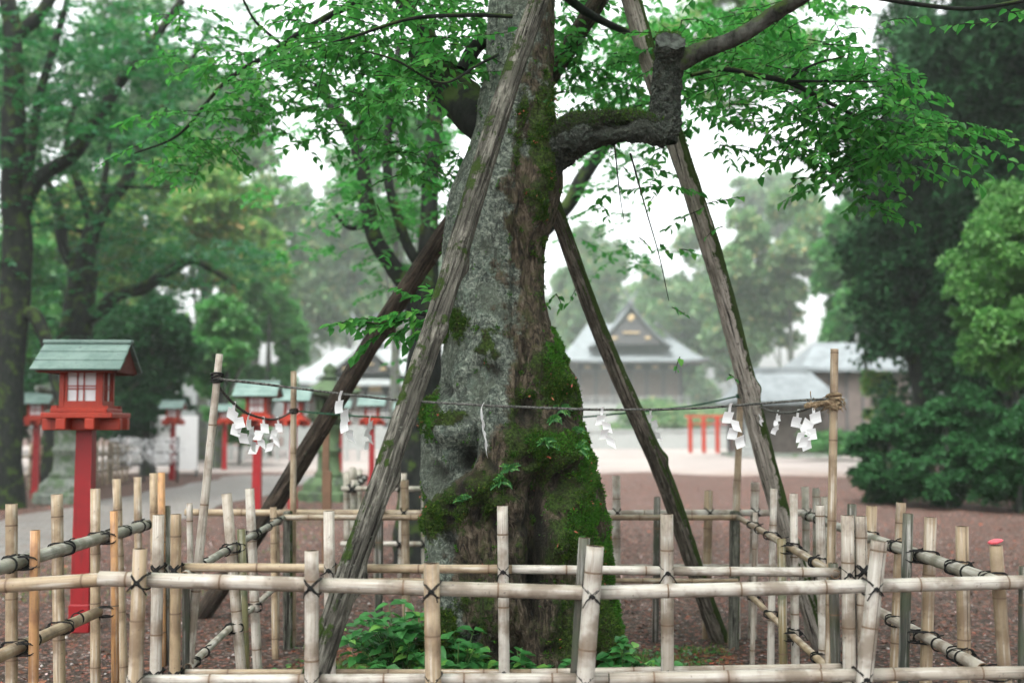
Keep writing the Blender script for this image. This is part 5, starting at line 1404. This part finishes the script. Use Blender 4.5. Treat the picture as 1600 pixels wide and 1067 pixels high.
T('tree', 'large rounded fresh green shrub tree at the right edge', 'tree', 1610, 460, 135, 200, 20, 110000, .085, 'leaf_bush2', seed=54, nb=90, dens=.30, ry=1.3, tr=.08)
0 and T('tree', 'small yellowish leafy spray high at the right edge', 'tree', 1600, 95, 35, 50, 21, 6000, .10, 'leaf_hazy', seed=55, nb=14, tr=.06)
gz = 'azalea mounds under the evergreens'
for px, py, rx, ry, Y, s_, lab in [(1390, 715, 66, 82, 21.5, 60, 'small dark azalea mound, leftmost of the three on the right'), (1480, 705, 92, 100, 20.5, 61, 'middle dark azalea mound below the evergreens'), (1590, 710, 90, 110, 19.5, 62, 'large dark azalea mound at the right edge')]:
    T('azalea_bush', lab, 'shrub', px, py, rx, ry, Y, 36000, .08, 'leaf_bush', gz, seed=s_, nb=26, dens=.4, tr=.05, ry=1.0)

T('evergreen_tree', 'very dark evergreen mass farthest back behind the bright tree', 'tree', 1500, 330, 190, 330, 34, 40000, .30, 'leaf_dark', ge_, seed=56, nb=30, dens=.6, bark='bark_dark')
T('tree', 'broad green tree far behind the dark cherry trees at upper left', 'tree', 120, 120, 220, 190, 60, 22000, .45, 'leaf_fresh', gl, seed=57, nb=24, dens=.36)
T('tree', 'broad yellow green tree low behind the dark trunks at far left', 'tree', 90, 480, 200, 170, 56, 24000, .4, 'leaf_yellow', gl, seed=58, nb=24, dens=.4)
T('tree', 'dark green tree low behind the fork tree and the paper rack', 'tree', 190, 610, 130, 80, 42, 20000, .26, 'leaf_darkmid', gl, seed=59, nb=24, dens=.4)
T('tree', 'soft green tree in front of the pale misty tree at centre left', 'tree', 400, 450, 70, 120, 58, 14000, .36, 'leaf_yellow', gl, seed=63, nb=20, dens=.36)
# traced trees on the left and behind the trunk
def traced(name, label, base, trunks, lv, mat, leaf, parent_group=None, n=11, ll=(.3, .6)):
    p = at(*base); of = V((p.x, p.y, 0)); root = thing(name, of, label, 'tree', parent_group)
    for k, t in enumerate(trunks):
        rows = list(t)
        limb('trunk' if k == 0 else 'limb', rows, M_['bark_dark'], root, 7, 14, .09, 3, off=of, seed=k)
    L = Leaves(); tw_ = MB(); region_sprays(L, tw_, lv, leaf, n, ll, .3)
    L.build('leaves', M_[mat], root, False, of); tw_.v = [tuple(V(v) - of) for v in tw_.v]
    tw_.build('twigs', M_['bark_dark'], root)
gt = 'dark trunked cherry trees beyond the path'
Y1 = 20.5
traced('cherry_tree', 'dark tall tree at the left edge with trunk rising beside the frame border', (15, 792, Y1),
       [[(5, 800, Y1, .40), (8, 700, Y1, .30), (15, 560, Y1, .27), (28, 400, Y1, .26), (22, 300, Y1, .22), (22, 180, Y1, .20), (20, 60, Y1, .16), (5, -40, Y1, .14)],
        [(30, 340, Y1, .17), (60, 280, Y1, .14), (110, 245, Y1, .13), (150, 190, Y1, .12), (190, 125, Y1, .10), (235, 70, Y1, .09), (285, 0, Y1, .07)],
        [(18, 62, Y1, .10), (50, 35, Y1, .12), (75, 5, Y1, .11), (90, -30, Y1, .10)],
        [(38, 400, Y1, .12), (38, 330, Y1, .10), (48, 240, Y1, .09), (62, 150, Y1, .08), (82, 80, Y1, .07), (100, 20, Y1, .06), (110, -20, Y1, .05)],
        [(20, 500, Y1, .16), (50, 490, Y1, .14), (68, 520, Y1, .12), (78, 560, Y1, .11), (95, 640, Y1, .05)],
        [(-20, 400, Y1, .12), (0, 430, Y1, .11), (20, 470, Y1, .13)]],
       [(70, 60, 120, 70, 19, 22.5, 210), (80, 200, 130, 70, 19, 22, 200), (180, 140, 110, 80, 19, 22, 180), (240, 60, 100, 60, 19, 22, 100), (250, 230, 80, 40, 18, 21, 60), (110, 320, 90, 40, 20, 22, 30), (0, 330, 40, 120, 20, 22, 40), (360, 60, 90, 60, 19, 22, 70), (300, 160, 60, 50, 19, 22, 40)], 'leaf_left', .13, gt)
Y2 = 26.5
traced('cherry_tree', 'second dark tree with a wide fork, trunk behind the nearest red lantern', (100, 765, Y2),
       [[(95, 770, Y2, .75), (102, 680, Y2, .50), (112, 560, Y2, .42), (125, 470, Y2, .34), (130, 415, Y2, .32)],
        [(124, 430, Y2, .17), (100, 385, Y2, .14), (92, 330, Y2, .12), (80, 300, Y2, .10), (60, 250, Y2, .08)],
        [(128, 430, Y2, .25), (142, 365, Y2, .20), (170, 315, Y2, .17), (196, 285, Y2, .15), (215, 235, Y2, .12), (245, 190, Y2, .10), (290, 110, Y2, .07), (330, 40, Y2, .05)],
        [(143, 350, Y2, .12), (132, 310, Y2, .12), (118, 275, Y2, .10), (105, 220, Y2, .08), (120, 150, Y2, .06)],
        [(122, 505, Y2, .20), (150, 490, Y2, .17), (185, 460, Y2, .15), (225, 450, Y2, .14), (260, 425, Y2, .12), (300, 408, Y2, .10), (340, 425, Y2, .08), (375, 450, Y2, .05)],
        [(155, 330, Y2, .08), (160, 300, Y2, .09), (170, 240, Y2, .06), (175, 180, Y2, .05)],
        [(45, 353, Y2, .05), (85, 350, Y2, .06), (128, 362, Y2, .06)],
        [(200, 292, Y2, .05), (235, 292, Y2, .05), (275, 292, Y2, .03)]],
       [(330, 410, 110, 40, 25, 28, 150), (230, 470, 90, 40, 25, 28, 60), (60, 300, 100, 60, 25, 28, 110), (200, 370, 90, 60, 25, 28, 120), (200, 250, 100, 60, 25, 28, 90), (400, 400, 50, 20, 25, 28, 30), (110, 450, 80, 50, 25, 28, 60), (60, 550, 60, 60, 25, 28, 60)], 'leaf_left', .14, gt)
Y3 = 12.4
traced('cherry_tree', 'dark slanting branched tree directly behind the old tree, trunk left of it', (665, 880, Y3),
       [[(655, 885, Y3, .30), (655, 760, Y3, .24), (658, 640, Y3, .21), (664, 560, Y3, .19), (668, 440, Y3, .12), (672, 300, Y3, .10), (680, 180, Y3, .09), (670, 40, Y3, .07)],
        [(664, 530, Y3, .10), (640, 460, Y3, .10), (610, 410, Y3, .10), (585, 370, Y3, .09), (573, 310, Y3, .08), (560, 240, Y3, .07), (530, 185, Y3, .06), (495, 130, Y3, .05)],
        [(668, 430, Y3, .06), (640, 390, Y3, .06), (622, 340, Y3, .055), (605, 270, Y3, .05), (610, 180, Y3, .045), (625, 60, Y3, .04)],
        [(560, 240, Y3, .04), (566, 190, Y3, .04), (600, 140, Y3, .03)],
        [(672, 470, Y3, .09), (800, 400, Y3 + .3, .09), (880, 330, Y3 + .3, .08), (912, 275, Y3 + .3, .08), (950, 225, Y3 + .3, .06), (1010, 150, Y3, .05)],
        [(575, 350, Y3, .04), (545, 355, Y3, .03), (520, 330, Y3, .02)]],
       [(640, 170, 110, 90, 11, 14, 120), (600, 290, 90, 70, 11, 14, 75), (540, 330, 60, 60, 11, 14, 26), (660, 330, 50, 90, 11.5, 14, 55), (560, 120, 90, 60, 11, 14, 50), (960, 90, 120, 90, 11, 14, 110), (1090, 60, 140, 60, 11, 14.5, 90), (930, 240, 80, 60, 11, 14, 60), (1000, 180, 80, 50, 11, 14, 60), (1230, 60, 100, 70, 12, 15, 60), (940, 360, 60, 40, 11, 14, 18), (1000, 400, 60, 25, 11, 13, 10), (680, 590, 60, 40, 12, 13.5, 14), (460, 210, 60, 30, 11, 14, 20), (430, 300, 40, 30, 11, 13, 8),
        (620, 420, 60, 40, 11.5, 13.5, 22), (480, 380, 50, 30, 12, 14, 12)], 'leaf_mid', .085, gt, 12, (.25, .5))
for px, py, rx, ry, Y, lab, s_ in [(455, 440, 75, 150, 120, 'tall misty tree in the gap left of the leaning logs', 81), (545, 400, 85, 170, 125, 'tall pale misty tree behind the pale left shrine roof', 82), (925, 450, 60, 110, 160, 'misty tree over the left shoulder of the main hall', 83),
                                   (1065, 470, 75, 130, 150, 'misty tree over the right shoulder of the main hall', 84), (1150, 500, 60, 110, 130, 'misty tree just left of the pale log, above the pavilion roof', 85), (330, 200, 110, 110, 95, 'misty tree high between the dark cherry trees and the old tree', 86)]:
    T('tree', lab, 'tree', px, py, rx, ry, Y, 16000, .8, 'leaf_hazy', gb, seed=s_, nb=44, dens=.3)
T('tree', 'fresh green tree filling the top centre behind the sawn limb', 'tree', 1130, 70, 150, 110, 40, 30000, .16, 'leaf_bright', gb, bx=1440, seed=70, nb=24, dens=.4, bark='bark_far')
T('tree', 'green tree seen between the leaning logs high left of the trunk', 'tree', 620, 240, 90, 150, 44, 18000, .2, 'leaf_fresh', gb, seed=71, nb=18, dens=.34)

# ================================================================== plants at the roots
def leafy_plant(x, y, h, w, n, size, label, mat='leaf_plant', seed=0):
    root = thing('leafy_plant', (x, y, float(mound(x, y))), label, 'plant', 'leafy plants at the foot of the old tree'); L = Leaves(); st = MB()
    for k in range(n):
        a_ = R.uniform(0, 6.28); rr_ = w * math.sqrt(R.random()); hh = h * (1 - .55 * (rr_ / w) ** 2) * R.uniform(.5, 1.05)
        tip = V((rr_ * math.cos(a_), rr_ * math.sin(a_) * .7, hh)); p0 = V((tip.x * .25, tip.y * .25, 0)); mid = p0.lerp(tip, .55) + V((0, 0, hh * .12))
        st.tube([p0, mid, tip], [.004, .003, .002], 5)
        m_ = R.randint(5, 8)
        for j in range(m_):
            q = mid.lerp(tip, j / (m_ - 1) * 1.1 - .05) if j else tip; b_ = R.uniform(0, 6.28)
            if j % 3 == 2: q = p0.lerp(mid, R.uniform(.3, 1))
            d = V((math.cos(b_), math.sin(b_), R.uniform(-.45, .35))); l = size * R.uniform(.55, 1.15); L.put(q, d, V((d.x * .4 + R.gauss(0, .2), d.y * .4 - .25, 1)), l, l * .62)
    st.build('stems', simple('green_stem', C(.06, .12, .03)) if 'stem' not in M_ else M_['stem'], root); L.build('leaves', M_[mat], root, True, V((0, 0, 0)))
M_['stem'] = simple('green_stem', C(.06, .12, .03))
for px, py, Y, h, w, n, sz, lab in [(632, 1045, 5.95, .44, .34, 70, .095, 'tallest bushy green plant left of the tree base, between two front posts'), (715, 1050, 5.75, .30, .22, 30, .09, 'green plant directly left of the middle front post'), (575, 1050, 5.9, .22, .2, 22, .075, 'lower leafy plant by the foot of the grey log'), (812, 1050, 5.65, .27, .12, 10, .085, 'small plant with few leaves right of the middle post'),
                                   (868, 1050, 5.6, .24, .16, 15, .095, 'broad leaved plant beside the dark stake in front of the trunk'), (975, 1040, 5.8, .28, .22, 30, .08, 'leafy plant by the right root next to the tilted front post'), (1030, 1035, 5.85, .20, .16, 18, .07, 'low leafy plant right of the right root'), (655, 1060, 5.65, .2, .14, 12, .075, 'low sprig in front of the bushy plant'),
                                   (435, 985, 6.6, .14, .09, 8, .09, 'small weed near the left back of the inner square'), (460, 1000, 6.3, .07, .12, 8, .06, 'flat weed beside the left inner posts'), (1105, 1010, 6.3, .09, .14, 12, .045, 'low weeds in front of the foot of the mossy log'), (1165, 1000, 6.6, .08, .12, 10, .04, 'low weeds near the right back corner of the inner square'), (345, 1000, 6.5, .07, .07, 6, .05, 'tiny weed at the left outside the inner posts'), (1065, 1000, 6.2, .08, .14, 12, .045, 'spreading weed between right root and mossy log')]:
    leafy_plant(lx(px, Y), Y, h, w, n, sz, lab)
# moss mound by the front plants
for px, Y, rx, lab in [(545, 6.0, .2, 'low moss cushion at the foot of the bushy plant'), (930, 5.75, .16, 'moss cushion beside the dark stake'), (755, 5.75, .15, 'dark moss cushion in front of the trunk')]:
    b = MB(); pr = []; N1, N2 = 24, 8; vs = []
    for i in range(N2 + 1):
        f = i / N2 * math.pi / 2
        for k in range(N1):
            a_ = 2 * math.pi * k / N1; r_ = rx * math.cos(f) * (1 + .15 * math.sin(3 * a_ + px)); vs.append((r_ * math.cos(a_), r_ * .7 * math.sin(a_), .09 * math.sin(f)))
    root = thing('moss_cushion', (lx(px, Y), Y, float(mound(lx(px, Y), Y)) - .01), lab, 'moss', 'moss cushions on the bed')
    b.add(vs, [(i * N1 + k, i * N1 + (k + 1) % N1, (i + 1) * N1 + (k + 1) % N1, (i + 1) * N1 + k) for i in range(N2) for k in range(N1)], 0, True).build('mound', simple('moss_mound', C(.04, .065, .015)), root)
    va = np.array(vs); i_ = NR.choice(len(va), 2500); c_ = va[i_] + NR.normal(0, .008, (2500, 3)); leaf_mesh('moss', c_, unit(c_) + NR.normal(0, .4, (2500, 3)) + [0, 0, .3], NR.normal(0, 1, (2500, 3)), NR.uniform(.01, .022, 2500), NR.uniform(.004, .008, 2500), M_['mossleaf'], root)['kind'] = 'stuff'

# ================================================================== litter, gravel, grass (uncountable)
def scatter(name, n, xr, yr, L, asp, mat, lift=.004, up=3., mask=None, kind='stuff', label=None, cat=None, stand=False):
    x = NR.uniform(*xr, n); y = yr[0] + (yr[1] - yr[0]) * NR.random(n) ** 1.5; 
    P = np.stack([x, y, np.full(n, lift)], -1)
    if mask is not None: P = P[mask(P)]
    P[:, 2] += mound(P[:, 0], P[:, 1])
    n = len(P); D = NR.normal(0, 1, (n, 3)) * ([.35, .35, .1] if stand else [1, 1, .12]) + ([0, 0, 1] if stand else [0, 0, .05]); N_ = NR.normal(0, .35 if not stand else 1, (n, 3)) + ([0, 0, 0] if stand else [0, 0, 1])
    l = NR.uniform(L[0], L[1], n); o = leaf_mesh(name, P, D, N_, l, l * asp, mat)
    return tag(o, label, cat, kind=kind)
lit = leaf_mat('fallen_leaf_litter', C(.07, .03, .02), C(.20, .085, .05), .05, C(.42, .11, .06), .8)
pet = leaf_mat('pale_fallen_petals', C(.50, .34, .33), C(.62, .48, .46), .1, None, .8)
brn = leaf_mat('dark_leaf_litter', C(.03, .02, .014), C(.11, .06, .035), .02, None, .85)
inpath = lambda P: ~((P[:, 0] < -5.1) & (P[:, 0] > -8)) 
fld = lambda P: inpath(P) & (fbm(P * .5, 90, 3) > -.25)
scatter('fallen_leaves', 26000, (-9, 11), (4.2, 30), (.02, .055), .6, lit, mask=fld, label='reddish fallen leaves strewn over the soil', cat='leaf litter')
scatter('fallen_petals', 4200, (-9, 11), (4.2, 24), (.012, .03), .8, pet, mask=inpath, label='pale pink petals strewn over the soil', cat='petals')
scatter('dark_litter', 26000, (-5, 6), (4.2, 16), (.012, .04), .6, brn, mask=inpath, label='dark leaf crumbs over the soil', cat='leaf litter')
scatter('low_weeds', 5200, (-1.42, 1.42), (5.0, 7.8), (.02, .05), .6, M_['leaf_plant'], lift=.015, mask=lambda P: fbm(P * 2.6, 93, 4) > .06, label='low green weeds covering the bed inside the inner fence', cat='weeds')
scatter('rust_leaves', 7000, (-1.42, 1.42), (5.0, 7.8), (.02, .05), .6, leaf_mat('rust_leaf_litter', C(.12, .04, .02), C(.28, .10, .05), .05, None, .8), lift=.01, mask=lambda P: fbm(P * 2.0, 94, 4) > -.1, label='rust coloured dead leaves on the bed inside the inner fence', cat='leaf litter')
scatter('grass', 24000, (-1.4, 1.4), (5.0, 7.8), (.015, .06), .12, M_['grass'], mask=lambda P: fbm(P * 2.2, 91, 3) > .0, stand=True, label='thin grass tufts inside the inner fence', cat='grass')
scatter('verge_grass', 5000, (-4.9, -2.4), (8.6, 22), (.02, .06), .12, M_['grass'], mask=lambda P: fbm(P * 1.1, 92, 3) > .22, stand=True, label='sparse grass along the edge of the path', cat='grass')
# pebbles
n = 9000; x = NR.uniform(-5, 6, n); y = 4.2 + 13 * NR.random(n) ** 1.6; s_ = NR.uniform(.005, .014, n)
oc = np.array([[1, 0, 0], [0, 1, 0], [-1, 0, 0], [0, -1, 0], [0, 0, .8], [0, 0, -.8]], float); of_ = np.array([[0, 1, 4], [1, 2, 4], [2, 3, 4], [3, 0, 4], [1, 0, 5], [2, 1, 5], [3, 2, 5], [0, 3, 5]])
V8 = (np.stack([x, y, s_ * .4 + mound(x, y)], -1)[:, None] + oc[None] * s_[:, None, None] * NR.uniform(.6, 1.3, (n, 6, 1))).reshape(-1, 3)
F8 = (np.arange(n)[:, None, None] * 6 + of_[None]).reshape(-1, 3)
m = Mt('pebbles'); m.col(m.ramp(m.island(), [(0, C(.04, .032, .03)), (.6, C(.14, .11, .10)), (1, C(.42, .38, .36))]), .8)
tag(np_mesh('pebbles', V8, F8, m.m, smooth=True), 'small pebbles scattered over the soil', 'gravel', kind='stuff')

# ================================================================== air, light, camera
b = MB(); b.box((0, 118, 34.5), (330, 330, 71.5))
hz = b.build('haze', None); tag(hz, 'thin morning mist', 'haze', kind='stuff')
mh = bpy.data.materials.new('mist'); mh.use_nodes = True; nt = mh.node_tree; nt.nodes.clear()
vo = nt.nodes.new('ShaderNodeVolumePrincipled'); ou = nt.nodes.new('ShaderNodeOutputMaterial'); nt.links.new(vo.outputs[0], ou.inputs['Volume'])
vo.inputs['Color'].default_value = (.74, .84, .80, 1); vo.inputs['Density'].default_value = .0010; vo.inputs['Anisotropy'].default_value = .2
hz.data.materials.clear(); hz.data.materials.append(mh)
# ground only reaches as far as the mist box
g = bpy.data.objects['ground']; 
for v in g.data.vertices: v.co.x = max(-160, min(160, v.co.x)); v.co.y = max(-45, min(280, v.co.y))

w = bpy.data.worlds.new('World'); SC.world = w; w.use_nodes = True; nt = w.node_tree
sky = nt.nodes.new('ShaderNodeTexSky'); sky.sky_type = 'NISHITA'; sky.sun_disc = False; sky.sun_elevation = math.radians(58); sky.sun_rotation = math.radians(200); sky.air_density = 1.0; sky.dust_density = 6.0; sky.ozone_density = 1.0
hs = nt.nodes.new('ShaderNodeHueSaturation'); hs.inputs['Saturation'].default_value = .12
bg = nt.nodes['Background']; bg.inputs['Strength'].default_value = .15
nt.links.new(sky.outputs[0], hs.inputs['Color']); nt.links.new(hs.outputs[0], bg.inputs['Color'])
sd = bpy.data.lights.new('sun', 'SUN'); sd.energy = .5; sd.angle = math.radians(25); sd.color = (1, .97, .93)
so = bpy.data.objects.new('sun', sd); link(so); so.rotation_euler = (math.radians(32), 0, math.radians(-20 + 0)); so.location = (0, 0, 30)

cd = bpy.data.cameras.new('camera'); co_ = bpy.data.objects.new('camera', cd); link(co_)
cd.sensor_width = 36; cd.lens = 36 * FPX / 1600; cd.clip_end = 2000; cd.clip_start = .05
co_.location = (0, 0, EYE); co_.rotation_euler = (math.pi / 2 + TH, 0, 0)
cd.dof.use_dof = True; cd.dof.focus_distance = 5.45; cd.dof.aperture_fstop = 1.55
SC.camera = co_
SC.view_settings.view_transform = 'Standard'; SC.view_settings.look = 'None'; SC.view_settings.exposure = 2.2; SC.view_settings.gamma = 1
SC.cycles.max_bounces = 6; SC.cycles.diffuse_bounces = 3; SC.cycles.glossy_bounces = 2; SC.cycles.transmission_bounces = 4; SC.cycles.volume_bounces = 1; SC.cycles.transparent_max_bounces = 4
SC.cycles.use_denoising = True; SC.cycles.sample_clamp_indirect = 4
